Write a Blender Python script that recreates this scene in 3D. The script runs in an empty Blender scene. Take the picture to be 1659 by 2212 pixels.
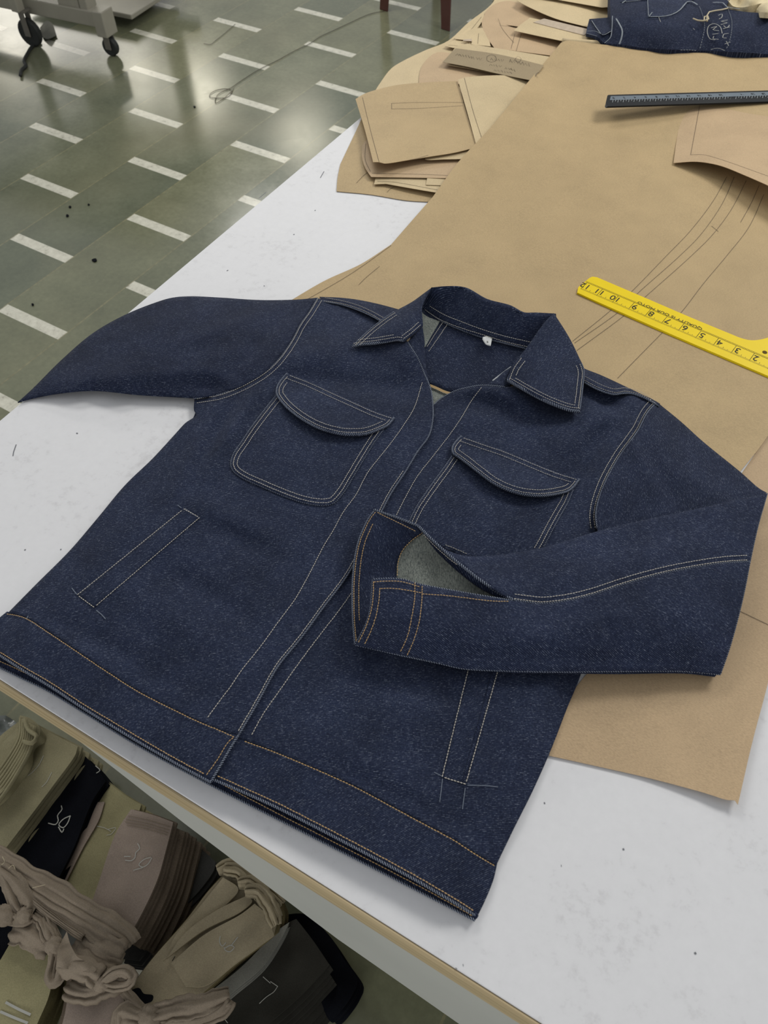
import bpy, bmesh, math, random
import numpy as np
from mathutils import Vector, Matrix, geometry
random.seed(7)
# ---------------------------------------------------------------- camera, light, exposure
TH = 0.80                                   # table top height
CAM = np.array([.778, -.112, TH+.7289]); FPX = 1731.34
Fv = np.array([-0.30908865, 0.52397399, -0.79367214])
Rv = np.array([0.86649761, 0.49911811, -0.00793737])
Uv = np.array([-0.39197716, 0.69016836, 0.60829396])
scene = bpy.context.scene
cd = bpy.data.cameras.new('camera'); co = bpy.data.objects.new('camera', cd)
scene.collection.objects.link(co); scene.camera = co
cd.sensor_fit = 'VERTICAL'; cd.sensor_height = 32.0; cd.lens = 32.0*FPX/2212
cd.clip_start = .02; cd.clip_end = 60
cd.dof.use_dof = True; cd.dof.focus_distance = 1.02; cd.dof.aperture_fstop = 11
co.matrix_world = Matrix(((Rv[0], Uv[0], -Fv[0], CAM[0]), (Rv[1], Uv[1], -Fv[1], CAM[1]), (Rv[2], Uv[2], -Fv[2], CAM[2]), (0, 0, 0, 1)))
w = bpy.data.worlds.new('world'); scene.world = w; w.use_nodes = True
w.node_tree.nodes['Background'].inputs[0].default_value = (.95, .97, 1, 1)
w.node_tree.nodes['Background'].inputs[1].default_value = .41
scene.view_settings.view_transform = 'Standard'; scene.view_settings.look = 'None'
scene.view_settings.exposure = 0; scene.view_settings.gamma = 1
scene.view_settings.use_curve_mapping = False
def area(name, loc, target, sx, sy, power, col=(1, 1, 1)):
    l = bpy.data.lights.new(name, 'AREA'); l.shape = 'RECTANGLE'; l.size = sx; l.size_y = sy; l.energy = power; l.color = col
    o = bpy.data.objects.new(name, l); scene.collection.objects.link(o); o.location = loc
    o.rotation_euler = (Vector(target)-Vector(loc)).to_track_quat('-Z', 'Y').to_euler(); return o
area('ceiling_or_added_light', (1.5, 2.9, 3.0), (.7, .9, .8), 1.2, .8, 48, (1, .985, .95))
area('ceiling_or_added_light', (-1.6, 2.6, 3.1), (-.6, 1.4, .4), 1.8, .7, 30, (1, .98, .94))
area('ceiling_or_added_light', (-3.2, 5.2, 3.1), (-2.2, 3.6, 0), 1.2, .5, 40, (1, .98, .92))
area('window_light', (-7.2, 6.6, 1.7), (-2, 2.5, .3), 1.6, 1.5, 26, (1, .95, .84))
area('ceiling_or_added_light', (.9, -2.5, 1.15), (.6, .1, .6), 1.4, .6, 17, (1, .98, .95))  # added low fill lamp in front, unseen, brightens the front panel and bundles
for _x, _y, _s, _p in ((-6.09, 7.30, .6, 14), (-6.88, 7.13, .45, 8), (-4.37, 6.95, .6, 9), (-8.8, 6.9, .9, 12)):  # added warm lamps at mirrored positions, to make glare patches on the floor
    area('ceiling_or_added_light', (_x, _y, 3.0), (_x, _y, 0), _s, _s, _p, (1, .93, .74))
# ---------------------------------------------------------------- helpers
C = scene.collection
def ray(x, y):
    x = np.asarray(x, float); y = np.asarray(y, float)
    return Fv+((x-829.5)/FPX)[..., None]*Rv-((y-1106)/FPX)[..., None]*Uv
def at(x, y, z):                            # a point of the place at height z seen at x, y
    d = ray(x, y); z = np.broadcast_to(np.asarray(z, float), np.shape(d)[:-1])
    return CAM+d*((z-CAM[2])/d[..., 2])[..., None]
def aty(x, y, Y):
    d = ray(x, y); return CAM+d*((Y-CAM[1])/d[..., 1])[..., None]
def S(r, g, b):
    f = lambda c: ((c/255+.055)/1.055)**2.4 if c > 10 else c/255/12.92
    return (f(r), f(g), f(b), 1)
class NT:
    def __init__(s, name, rough=.7, spec=.3):
        s.m = bpy.data.materials.new(name); s.m.use_nodes = True; s.t = s.m.node_tree
        s.b = s.t.nodes['Principled BSDF']; s.b.inputs['Roughness'].default_value = rough
        s.b.inputs['Specular IOR Level'].default_value = spec
    def n(s, typ, **kw):
        x = s.t.nodes.new(typ)
        for k, v in kw.items():
            if k.startswith('i_'):
                key = k[2:].replace('_', ' '); x.inputs[int(key) if key.isdigit() else key].default_value = v
            else: setattr(x, k, v)
        return x
    def l(s, a, b): s.t.links.new(a, b)
    def coord(s, kind='UV', scale=(1, 1, 1), rot=0):
        c = s.n('ShaderNodeTexCoord'); m = s.n('ShaderNodeMapping')
        m.inputs['Scale'].default_value = scale; m.inputs['Rotation'].default_value = (0, 0, rot)
        s.l(c.outputs[kind], m.inputs[0]); return m.outputs[0]
    def noise(s, vec, scale, detail=3, rough=.5):
        n = s.n('ShaderNodeTexNoise'); n.inputs['Scale'].default_value = scale; n.inputs['Detail'].default_value = detail
        n.inputs['Roughness'].default_value = rough; s.l(vec, n.inputs['Vector']); return n.outputs['Fac']
    def ramp(s, fac, stops):
        r = s.n('ShaderNodeValToRGB'); e = r.color_ramp.elements
        while len(e) < len(stops): e.new(.5)
        for q, (p, c) in zip(e, stops): q.position = p; q.color = c
        s.l(fac, r.inputs[0]); return r.outputs[0]
    def mix(s, fac, a, b, mode='MIX'):
        m = s.n('ShaderNodeMix', data_type='RGBA', blend_type=mode)
        for k, v in ((0, fac), (6, a), (7, b)):
            if hasattr(v, 'is_linked'): s.l(v, m.inputs[k])
            else: m.inputs[k].default_value = v
        return m.outputs[2]
    def math(s, op, a, b=None, c=None):
        m = s.n('ShaderNodeMath', operation=op)
        for i, v in enumerate((a, b, c)):
            if v is None: continue
            if hasattr(v, 'is_linked'): s.l(v, m.inputs[i])
            else: m.inputs[i].default_value = v
        return m.outputs[0]
    def bump(s, h, strength=.3, dist=.001):
        b = s.n('ShaderNodeBump'); b.inputs['Strength'].default_value = strength; b.inputs['Distance'].default_value = dist
        s.l(h, b.inputs['Height']); s.l(b.outputs[0], s.b.inputs['Normal'])
    def out(s, col):
        if hasattr(col, 'is_linked'): s.l(col, s.b.inputs['Base Color'])
        else: s.b.inputs['Base Color'].default_value = col
        return s.m
def plain(name, col, rough=.6, spec=.3, var=0., sc=30, metal=0):
    t = NT(name, rough, spec); t.b.inputs['Metallic'].default_value = metal
    if not var: return t.out(col)
    v = t.noise(t.coord('Object'), sc, 4, .6)
    a = tuple(c*(1-var) for c in col[:3])+(1,); b = tuple(min(1, c*(1+var)) for c in col[:3])+(1,)
    return t.out(t.ramp(v, [(.3, a), (.7, b)]))
def paper_mat(name, col):
    t = NT(name, .62, .25); o = t.coord('Object')
    st = t.coord('Object', (1, 3.2, 1), .5)
    a = t.noise(o, 14, 5, .6); b = t.noise(st, 430, 4, .65); c = t.noise(o, 2.2, 2)
    k = t.math('ADD', t.math('MULTIPLY', a, .3), t.math('MULTIPLY', b, .7))
    lo = tuple(x*.76 for x in col[:3])+(1,); hi = tuple(x*1.18 for x in col[:3])+(1,)
    r = t.ramp(k, [(.32, lo), (.5, col), (.68, hi)])
    r2 = t.mix(c, (.88, .86, .84, 1), (1.08, 1.08, 1.08, 1)); t.bump(b, .12, .0006)
    return t.out(t.mix(1.0, r, r2, 'MULTIPLY'))
def denim_mat(name, base=(1, 1, 1), ang=0., inner=False):
    t = NT(name, .85, .12)
    uv = t.coord('UV', (1, 1, 1), ang)
    sx = t.n('ShaderNodeMapping'); sx.inputs['Scale'].default_value = (240, 1250, 1); t.l(uv, sx.inputs[0])
    fl = t.noise(sx.outputs[0], 1, 3, .7)
    s2 = t.n('ShaderNodeMapping'); s2.inputs['Scale'].default_value = (1, 1, 1); t.l(uv, s2.inputs[0])
    sp = t.noise(s2.outputs[0], 620, 2, .6); lg = t.noise(s2.outputs[0], 16, 4, .6); md = t.noise(s2.outputs[0], 110, 3, .6)
    wv = t.n('ShaderNodeTexWave', wave_type='BANDS', bands_direction='Y'); wv.inputs['Scale'].default_value = 235
    wv.inputs['Distortion'].default_value = .8; wv.inputs['Detail'].default_value = 1; wv.inputs['Detail Scale'].default_value = 300
    t.l(uv, wv.inputs['Vector'])
    k = t.math('ADD', t.math('MULTIPLY', fl, .55), t.math('MULTIPLY', sp, .3))
    k = t.math('ADD', k, t.math('MULTIPLY', wv.outputs['Fac'], .17))
    k = t.math('ADD', k, t.math('MULTIPLY', t.math('SUBTRACT', md, .5), .10))
    if inner: r = t.ramp(k, [(.34, S(62, 68, 68)), (.48, S(108, 114, 110)), (.62, S(160, 164, 155))])
    else: r = t.ramp(k, [(.32, S(16, 21, 36)), (.50, S(31, 38, 58)), (.61, S(50, 58, 78)), (.74, S(132, 139, 152))])
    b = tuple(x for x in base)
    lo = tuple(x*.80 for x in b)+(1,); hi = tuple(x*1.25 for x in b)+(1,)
    t.b.inputs['Sheen Weight'].default_value = .03; t.b.inputs['Sheen Roughness'].default_value = .5
    t.bump(k, .35, .0007)
    return t.out(t.mix(1.0, r, t.ramp(lg, [(.3, lo), (.7, hi)]), 'MULTIPLY'))
def cloth_mat(name, col, var=.15):
    t = NT(name, .9, .1); o = t.coord('Object')
    a = t.noise(o, 600, 2, .6); b = t.noise(o, 18, 4, .6)
    k = t.math('ADD', t.math('MULTIPLY', a, .5), t.math('MULTIPLY', b, .5))
    lo = tuple(c*(1-var) for c in col[:3])+(1,); hi = tuple(c*(1+var) for c in col[:3])+(1,)
    t.bump(a, .2, .0006)
    return t.out(t.ramp(k, [(.38, lo), (.62, hi)]))
def tag(o, label=None, cat=None, group=None, kind=None):
    if label: o['label'] = label
    if cat: o['category'] = cat
    if group: o['group'] = group
    if kind: o['kind'] = kind
    return o
def empty(name, loc, label, cat, group=None):
    o = bpy.data.objects.new(name, None); C.objects.link(o); o.location = tuple(float(v) for v in loc); o.empty_display_size = .05
    o['root'] = 0; del o['root']
    return tag(o, label, cat, group)
def wloc(o):
    v = Vector((0, 0, 0))
    while o is not None: v = v+o.location; o = o.parent
    return v
def mk(name, verts, faces, mat, parent=None, uvs=None, smooth=True, origin=None):
    me = bpy.data.meshes.new(name); V = np.asarray(verts, float)
    off = np.array(wloc(parent)) if parent is not None else np.array(origin if origin is not None else (0, 0, 0), float)
    V = V-off
    me.from_pydata(V.tolist(), [], [list(map(int, f)) for f in faces]); me.update()
    if uvs is not None:
        ul = me.uv_layers.new(name='UVMap'); idx = np.empty(len(me.loops), int); me.loops.foreach_get('vertex_index', idx)
        ul.data.foreach_set('uv', np.asarray(uvs, float)[idx].ravel())
    if smooth: me.polygons.foreach_set('use_smooth', [True]*len(me.polygons))
    if mat: me.materials.append(mat)
    o = bpy.data.objects.new(name, me); C.objects.link(o)
    if parent is not None: o.parent = parent
    else: o.location = tuple(off)
    return o
def spl(pts, closed=False, step=6.):
    """smooth through points; a third element 1 marks a sharp corner"""
    P = [(float(p[0]), float(p[1])) for p in pts]; cr = [len(p) > 2 and p[2] == 1 for p in pts]; n = len(P)
    if not closed: cr[0] = cr[-1] = True
    out = []
    rng = range(n) if closed else range(n-1)
    for i in rng:
        p1 = np.array(P[i]); p2 = np.array(P[(i+1) % n])
        p0 = p1*2-p2 if cr[i] else np.array(P[i-1]); p3 = p2*2-p1 if cr[(i+1) % n] else np.array(P[(i+2) % n])
        L = np.linalg.norm(p2-p1); k = max(1, int(round(L/step)))
        a = max(np.linalg.norm(p1-p0), 1e-3)**.5; b = max(L, 1e-3)**.5; c = max(np.linalg.norm(p3-p2), 1e-3)**.5
        m1 = (p2-p1)/b if cr[i] else ((p1-p0)/a-(p2-p0)/(a+b)+(p2-p1)/b)
        m2 = (p2-p1)/b if cr[(i+1) % n] else ((p2-p1)/b-(p3-p1)/(b+c)+(p3-p2)/c)
        m1 = m1*b; m2 = m2*b
        for j in range(k):
            t = j/k; out.append((2*t**3-3*t*t+1)*p1+(t**3-2*t*t+t)*m1+(-2*t**3+3*t*t)*p2+(t**3-t*t)*m2)
    if not closed: out.append(np.array(P[-1]))
    return np.array(out)
def inside(poly, X, Y):
    r = np.zeros(X.shape, bool); n = len(poly); j = n-1
    for i in range(n):
        xi, yi = poly[i]; xj, yj = poly[j]
        if yi != yj:
            c = ((yi > Y) != (yj > Y)) & (X < (xj-xi)*(Y-yi)/(yj-yi)+xi); r ^= c
        j = i
    return r
def dist(X, Y, path, closed=False):
    X = np.asarray(X, float); Y = np.asarray(Y, float); P = np.asarray([p[:2] for p in path], float); d = np.full(X.shape, 1e9)
    n = len(P)
    for i in range(n if closed else n-1):
        a = P[i]; b = P[(i+1) % n]; ab = b-a; L = max(ab@ab, 1e-9)
        t = np.clip(((X-a[0])*ab[0]+(Y-a[1])*ab[1])/L, 0, 1)
        d = np.minimum(d, np.hypot(X-a[0]-t*ab[0], Y-a[1]-t*ab[1]))
    return d
def tps(ctrl, smooth=0.):
    A = np.array(ctrl, float); P = A[:, :2]/100; n = len(A)
    def U(r): return np.where(r > 1e-9, r*r*np.log(np.maximum(r, 1e-9)), 0)
    K = U(np.linalg.norm(P[:, None]-P[None], axis=2))+smooth*np.eye(n); Q = np.hstack([np.ones((n, 1)), P])
    M = np.vstack([np.hstack([K, Q]), np.hstack([Q.T, np.zeros((3, 3))])]); s = np.linalg.solve(M, np.concatenate([A[:, 2], np.zeros(3)]))
    def f(x, y):
        x = np.asarray(x, float)/100; y = np.asarray(y, float)/100
        r = s[n]+s[n+1]*x+s[n+2]*y
        for i in range(n): r = r+s[i]*U(np.hypot(x-P[i, 0], y-P[i, 1]))
        return r
    return f
def tri(poly, step):
    n = len(poly); lo = poly.min(0); hi = poly.max(0)
    gx, gy = np.meshgrid(np.arange(lo[0]+step*.5, hi[0], step), np.arange(lo[1]+step*.5, hi[1], step*.9))
    gx = gx+(np.arange(gx.shape[0]) % 2)[:, None]*step*.5; gx = gx.ravel(); gy = gy.ravel()
    k = inside(poly, gx, gy); gx = gx[k]; gy = gy[k]
    if len(gx): k = dist(gx, gy, poly, True) > step*.45; gx = gx[k]; gy = gy[k]
    pts = [Vector((float(a), float(b))) for a, b in poly]+[Vector((float(a), float(b))) for a, b in zip(gx, gy)]
    r = geometry.delaunay_2d_cdt(pts, [(i, (i+1) % n) for i in range(n)], [], 1, 1e-4)
    V = np.array([(v.x, v.y) for v in r[0]]); Fc = [tuple(f) for f in r[2]]
    return V, Fc
def slab(V3, Fc, th, dirn=(0, 0, -1), sharp=True):
    """close a triangulated sheet into a solid of thickness th"""
    n = len(V3); d = np.array(dirn, float)*th
    if np.ndim(th) == 0: B = V3+d
    ed = {}
    G = []
    for f in Fc:
        a, b, c = (V3[i] for i in f)
        if np.cross(b-a, c-a)[2] < 0: f = f[::-1]
        G.append(f)
        for i in range(3):
            e = (f[i], f[(i+1) % 3]); ed[e] = ed.get(e, 0)+1
    fs = list(G)+[tuple(i+n for i in f[::-1]) for f in G]
    rim = [(a, b) for (a, b) in ed if (b, a) not in ed]
    if not sharp:
        fs += [(b, a, a+n, b+n) for a, b in rim]; return np.vstack([V3, B]), fs
    ids = sorted({i for e in rim for i in e}); m = {v: k for k, v in enumerate(ids)}; q = len(ids)
    fs += [(2*n+m[b], 2*n+m[a], 2*n+q+m[a], 2*n+q+m[b]) for a, b in rim]
    return np.vstack([V3, B, V3[ids], B[ids]]), fs
def patch(name, outline, zf, mat, parent=None, step=9., bstep=6., th=.0012, grain=0., closed_pts=None, origin=None, smooth=True):
    poly = spl(outline, True, bstep) if closed_pts is None else closed_pts
    V, Fc = tri(poly, step)
    z = zf(V[:, 0], V[:, 1])/1000. if callable(zf) else np.full(len(V), zf/1000.)
    W = at(V[:, 0], V[:, 1], TH+z)
    VV, FF = slab(W, Fc, th, sharp=(parent is None or not parent.name.startswith('denim_jacket')))
    c, s = math.cos(grain), math.sin(grain)
    uv = np.stack([VV[:, 0]*c+VV[:, 1]*s, -VV[:, 0]*s+VV[:, 1]*c], 1)
    return mk(name, VV, FF, mat, parent, uv, smooth, origin)
def tube(name, W, r, mat, parent=None, seg=6, origin=None, closed=False):
    W = np.asarray(W, float); n = len(W); T = np.gradient(W, axis=0); T /= np.maximum(np.linalg.norm(T, axis=1), 1e-9)[:, None]
    up = np.array([0, 0, 1.]); A = np.cross(T, up); l = np.linalg.norm(A, axis=1)
    A[l < 1e-3] = (1, 0, 0); A /= np.linalg.norm(A, axis=1)[:, None]; B = np.cross(A, T)
    r = np.broadcast_to(np.asarray(r, float), (n,))
    arc = np.concatenate([[0], np.cumsum(np.linalg.norm(np.diff(W, axis=0), axis=1))])
    vs = []; uv = []
    for k in range(seg):
        a = 2*math.pi*k/seg; vs.append(W+r[:, None]*(math.cos(a)*A+math.sin(a)*B)); uv.append(np.stack([arc, np.full(n, a*.0012)], 1))
    vs = np.concatenate(vs); uv = np.concatenate(uv); fs = []
    for k in range(seg):
        m = (k+1) % seg
        for i in range(n-1): fs.append((k*n+i, k*n+i+1, m*n+i+1, m*n+i))
    fs.append(tuple(k*n for k in range(seg))); fs.append(tuple(k*n+n-1 for k in range(seg))[::-1])
    return mk(name, vs, fs, mat, parent, uv, True, origin)
def box_v(x0, x1, y0, y1, z0, z1):
    v = [(x, y, z) for z in (z0, z1) for y in (y0, y1) for x in (x0, x1)]
    return np.array(v), [(0, 2, 3, 1), (4, 5, 7, 6), (0, 1, 5, 4), (2, 6, 7, 3), (0, 4, 6, 2), (1, 3, 7, 5)]
def bevel(o, w=.002, seg=2):
    m = o.modifiers.new('bevel', 'BEVEL'); m.width = w; m.segments = seg; m.limit_method = 'ANGLE'
    for p in o.data.polygons: p.use_smooth = False
    return o
def box(name, x0, x1, y0, y1, z0, z1, mat, parent=None, bv=.002, rot=None, origin=None):
    v, f = box_v(x0, x1, y0, y1, z0, z1)
    if rot is not None: v = rot(v)
    o = mk(name, v, f, mat, parent, None, False, origin)
    return bevel(o, bv) if bv else o
def lines_mesh(name, paths, zf, mat, parent, wid=.0007, lift=.0004):
    for p in paths: o = line_mesh(name, [p], zf, mat, parent, wid, lift)
    return o
def line_mesh(name, paths, zf, mat, parent, wid=.0007, lift=.0004):
    """flat thin strokes lying on a surface, all of one marking as one mesh"""
    vs = []; fs = []
    for p in paths:
        P = spl(p, False, 5.) if len(p) > 2 else np.linspace(p[0][:2], p[1][:2], max(3, int(math.dist(p[0][:2], p[1][:2])/6)))
        z = zf(P[:, 0], P[:, 1])/1000. if callable(zf) else np.full(len(P), zf/1000.)
        W = at(P[:, 0], P[:, 1], TH+z+lift); T = np.gradient(W, axis=0); N = np.stack([-T[:, 1], T[:, 0], T[:, 2]*0], 1)
        N /= np.maximum(np.linalg.norm(N, axis=1), 1e-9)[:, None]; b = len(vs)
        for a, q in zip(W, N): vs += [a-q*wid/2, a+q*wid/2]
        fs += [(b+2*i, b+2*i+2, b+2*i+3, b+2*i+1) for i in range(len(W)-1)]
    return mk(name, vs, fs, mat, parent)
def text(name, body, mat, parent, loc, xdir, size, up=(0, 0, 1), align='CENTER', squash=1.):
    cu = bpy.data.curves.new(name, 'FONT'); cu.body = body; cu.size = size; cu.align_x = align; cu.align_y = 'CENTER'; cu.extrude = .00008
    o = bpy.data.objects.new(name, cu); C.objects.link(o); dg = bpy.context.evaluated_depsgraph_get(); dg.update()
    me = bpy.data.meshes.new_from_object(o.evaluated_get(dg)); bpy.data.objects.remove(o)
    X = Vector(xdir).normalized(); Z = Vector(up).normalized(); Y = Z.cross(X)
    for v in me.vertices: c = v.co.copy(); v.co = Vector(loc)+X*c.x*squash+Y*c.y+Z*c.z-wloc(parent)
    me.materials.clear(); me.materials.append(mat); q = bpy.data.objects.new(name, me); C.objects.link(q); q.parent = parent; return q
# ---------------------------------------------------------------- the floor
fm = NT('floor_stone', .25, .7)
o_ = fm.coord('Object'); sx_ = fm.n('ShaderNodeSeparateXYZ'); fm.l(o_, sx_.inputs[0]); X_, Y_ = sx_.outputs[0], sx_.outputs[1]
TP, TW, TSW, STG = .5600, .2506, .0384, .497
vr = fm.math('DIVIDE', X_, TW); row = fm.math('FLOOR', vr); fv = fm.math('SUBTRACT', vr, row)
uu = fm.math('ADD', fm.math('DIVIDE', Y_, TP), fm.math('MULTIPLY', row, STG)); cel = fm.math('FLOOR', uu); fu = fm.math('SUBTRACT', uu, cel)
strip = fm.math('LESS_THAN', fu, TSW/TP)
cb = fm.n('ShaderNodeCombineXYZ'); fm.l(row, cb.inputs[0]); fm.l(cel, cb.inputs[1])
wn = fm.n('ShaderNodeTexWhiteNoise', noise_dimensions='3D'); fm.l(cb.outputs[0], wn.inputs[0])
n1 = fm.noise(o_, 5, 6, .65); n2 = fm.noise(o_, 60, 5, .7); n3 = fm.noise(o_, 1.3, 3)
k_ = fm.math('ADD', fm.math('MULTIPLY', n1, .6), fm.math('MULTIPLY', n2, .4))
gr = fm.ramp(k_, [(.3, S(98, 100, 84)), (.5, S(112, 114, 95)), (.7, S(126, 127, 106))])
tone = fm.ramp(wn.outputs['Value'], [(0, (.76, .82, .82, 1)), (1, (1.18, 1.15, 1.0, 1))])
gr = fm.mix(1.0, gr, tone, 'MULTIPLY')
gr = fm.mix(fm.ramp(n3, [(.5, (0, 0, 0, 1)), (.75, (.5, .5, .5, 1))]), gr, S(120, 116, 92))
wh = fm.ramp(fm.noise(o_, 45, 5, .7), [(.25, S(122, 118, 104)), (.42, S(196, 194, 178)), (.8, S(226, 224, 208))])
grout = fm.math('LESS_THAN', fm.math('MINIMUM', fv, fm.math('SUBTRACT', 1, fv)), .009)
gcol = fm.ramp(n2, [(.3, S(104, 102, 80)), (.7, S(150, 144, 110))])
colf = fm.mix(strip, gr, wh); colf = fm.mix(fm.math('MULTIPLY', grout, .7), colf, gcol)
fm.l(fm.ramp(k_, [(.3, (.12, .12, .12, 1)), (.7, (.21, .21, .21, 1))]), fm.b.inputs['Roughness'])
M_floor = fm.out(colf)
v, f = box_v(-7, 7, -6, 8, -.05, 0)
fl = mk('floor', v, f, M_floor, smooth=False); fl['kind'] = 'structure'
fl.location = (-2.418, 2.405, 0); fl.rotation_euler = (0, 0, math.radians(-1.44))
# ---------------------------------------------------------------- materials
M_lam = NT('white_laminate', .6, .3); _o = M_lam.coord('Object'); _a = M_lam.noise(_o, 9, 6, .7); _b = M_lam.noise(_o, 90, 4, .7)
_c = M_lam.ramp(M_lam.math('ADD', M_lam.math('MULTIPLY', _a, .5), M_lam.math('MULTIPLY', _b, .5)), [(.33, S(208, 207, 208)), (.45, S(224, 224, 225)), (.7, S(229, 229, 230))])
M_lam = M_lam.out(_c)
M_panel = plain('panel_paint', S(188, 190, 184), .5, .3, .05, 4)
t_ = NT('plywood_edge', .6, .2); _o = t_.coord('Object', (3, 60, 220)); _p = t_.noise(_o, 1, 4, .6)
M_ply = t_.out(t_.ramp(_p, [(.3, S(162, 144, 110)), (.6, S(190, 172, 136)), (.8, S(200, 184, 150))]))
M_kraft = paper_mat('kraft_paper', S(182, 159, 119)); M_kraft2 = paper_mat('kraft_paper_pale', S(200, 181, 143)); M_kraft3 = paper_mat('kraft_paper_tan', S(188, 163, 129))
M_kraftd = paper_mat('kraft_paper_dark', S(150, 134, 104))
M_pencil = plain('pencil', S(92, 80, 66), .8); M_tape = plain('clear_tape', S(190, 172, 148), .12, .7, .12, 90)
M_black = plain('black_plastic', S(24, 26, 28), .55, .2); M_alu = plain('grey_scale', S(104, 114, 122), .6, .3, .06, 60)
M_ink = plain('black_ink', S(26, 26, 20), .6); M_white_ink = plain('white_ink', S(170, 176, 178), .6)
M_yel = plain('yellow_plastic', S(238, 208, 0), .45, .25, .03, 40)
M_mark = plain('scuff_mark', S(120, 122, 126), .8)
M_chalk_faint = plain('faint_chalk', S(112, 120, 132), .95); M_chalk = plain('chalk', S(176, 176, 168), .95); M_thread = plain('cotton_thread', S(190, 178, 150), .9)
M_wood_dark = plain('metal_leg_paint', S(120, 120, 116), .5)
# ---------------------------------------------------------------- the cutting table
LX, LY = 2.3, 2.9
tb = empty('cutting_table', (LX/2, LY/2, 0), 'large white-topped cutting table with a plywood edge carrying the denim jacket', 'table')
box('tabletop', 0, LX, 0, LY, TH-.004, TH, M_lam, tb, .0008)
box('board', 0.001, LX-.001, 0.001, LY, TH-.035, TH-.0042, M_ply, tb, .001)
eb = box('edge_band', -.001, LX, -.0042, 0, TH-.034, TH-.0008, M_ply, tb, .0035)
# vertical front panel under the edge
bot = [aty(x, y, .004) for x, y in ((100, 1545), (400, 1780), (730, 2029), (992, 2212), (1130, 2300))]
pts = [(.25, TH-.034), (LX-.05, TH-.034), (LX-.05, bot[-1][2])]+[(p[0], p[2]) for p in bot[::-1]]
n = len(pts); vv = [(x, .004, z) for x, z in pts]+[(x, .022, z) for x, z in pts]
mk('front_panel', vv, [tuple(range(n)), tuple(range(2*n-1, n-1, -1))]+[(i, i+n, (i+1) % n+n, (i+1) % n) for i in range(n)], M_panel, tb, None, False)
for x in (.16, LX-.2):
    for y in (.17, LY-.2): box('leg', x, x+.05, y, y+.05, 0, TH-.036, M_wood_dark, tb)
box('rail', .2, LX-.2, .18, .21, .12, .16, M_wood_dark, tb)
lines_mesh('scuff', [[(35, 960), (29, 978), (28, 985)], [(560, 428), (575, 415)], [(700, 370), (692, 384)], [(920, 395), (929, 383)]], 0, M_mark, tb, .0012, .0003)
sp = []
for x, y in ((634, 507), (490, 585), (1175, 1735), (1212, 1870), (1000, 2085), (985, 2093), (53, 1187), (570, 618), (165, 935), (130, 1187), (1500, 2060), (1345, 1835), (680, 455), (745, 640)):
    sp.append([(x, y), (x+random.uniform(1, 4), y+random.uniform(-2, 2))])
lines_mesh('speck', sp, 0, M_mark, tb, .0016, .0003)
# ---------------------------------------------------------------- kraft paper sheets and patterns
def sheet(name, label, cat, outline, zf, mat, grp=None, marks=(), th=.0005, step=16, mz=.0005, mw=.0006):
    O = spl(outline, True, 9.); c = O.mean(0); b = at(c[0], c[1], TH)
    r = empty(name, b, label, cat, grp)
    patch('paper', None, zf, mat, r, step, 9., th, 0, closed_pts=O)
    if marks: lines_mesh('pencil_line', marks, zf, M_pencil, r, mw, mz)
    return r
# lower sheet and main sheet
zu = lambda x, y: 1.3+0*x
sheet('kraft_sheet', 'brown kraft sheet reaching out under the folded sleeve, its bottom corner torn', 'paper',
      [(1240, 1490, 1), (1262, 1462), (1290, 1430), (1330, 1200, 1), (1590, 1040, 1), (1700, 880, 1), (1720, 1200, 1), (1668, 1440, 1), (1650, 1510), (1626, 1600), (1594, 1738, 1), (1588, 1729), (1572, 1728), (1520, 1712), (1400, 1680), (1290, 1655), (1186, 1632, 1), (1205, 1560, 1)],
      tps([(1240, 1490, .8), (1700, 880, .8), (1594, 1738, 9), (1186, 1632, 2), (1400, 1680, 3), (1650, 1500, 5), (1450, 1500, 1), (1330, 1200, .8), (1700, 1200, .8)]), M_kraft3,
      marks=[[(1588, 1315), (1640, 1340), (1700, 1368)]])
M1 = [(1212, 92, 1), (1222, 88), (1300, 96), (1400, 104), (1520, 112), (1700, 125, 1), (1740, 600, 1), (1700, 888, 1), (1661, 938, 1), (1640, 968), (1596, 1022, 1), (1300, 1160, 1), (1300, 1400, 1), (640, 1000, 1), (560, 700, 1), (618, 655, 1), (700, 607), (780, 570), (845, 528, 1), (885, 482), (935, 425, 1), (990, 350), (1060, 275), (1130, 190)]
zm = tps([(1212, 92, 22), (1300, 96, 24), (1520, 112, 24), (1700, 125, 24), (1180, 150, 18), (1400, 150, 17), (1600, 150, 17), (1130, 190, 27), (1060, 275, 27), (1200, 250, 16), (1500, 300, 4), (990, 350, 23), (935, 425, 14), (1000, 430, 13), (1100, 380, 12), (960, 388, 19), (845, 528, 4), (700, 607, 3.2), (618, 655, 2.6), (640, 1000, 2), (1300, 1400, 2), (1596, 1022, 3.2), (1661, 938, 3.2), (1740, 600, 3), (1000, 600, 3), (1300, 600, 2.8), (1500, 700, 2.8), (880, 570, 5), (1180, 460, 5.5), (900, 650, 3)])
def zmain(x, y): return np.maximum(zm(x, y), 2.4)+.8*np.sin(x/75+y/140)*np.exp(-((y-420)/160)**2)
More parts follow.
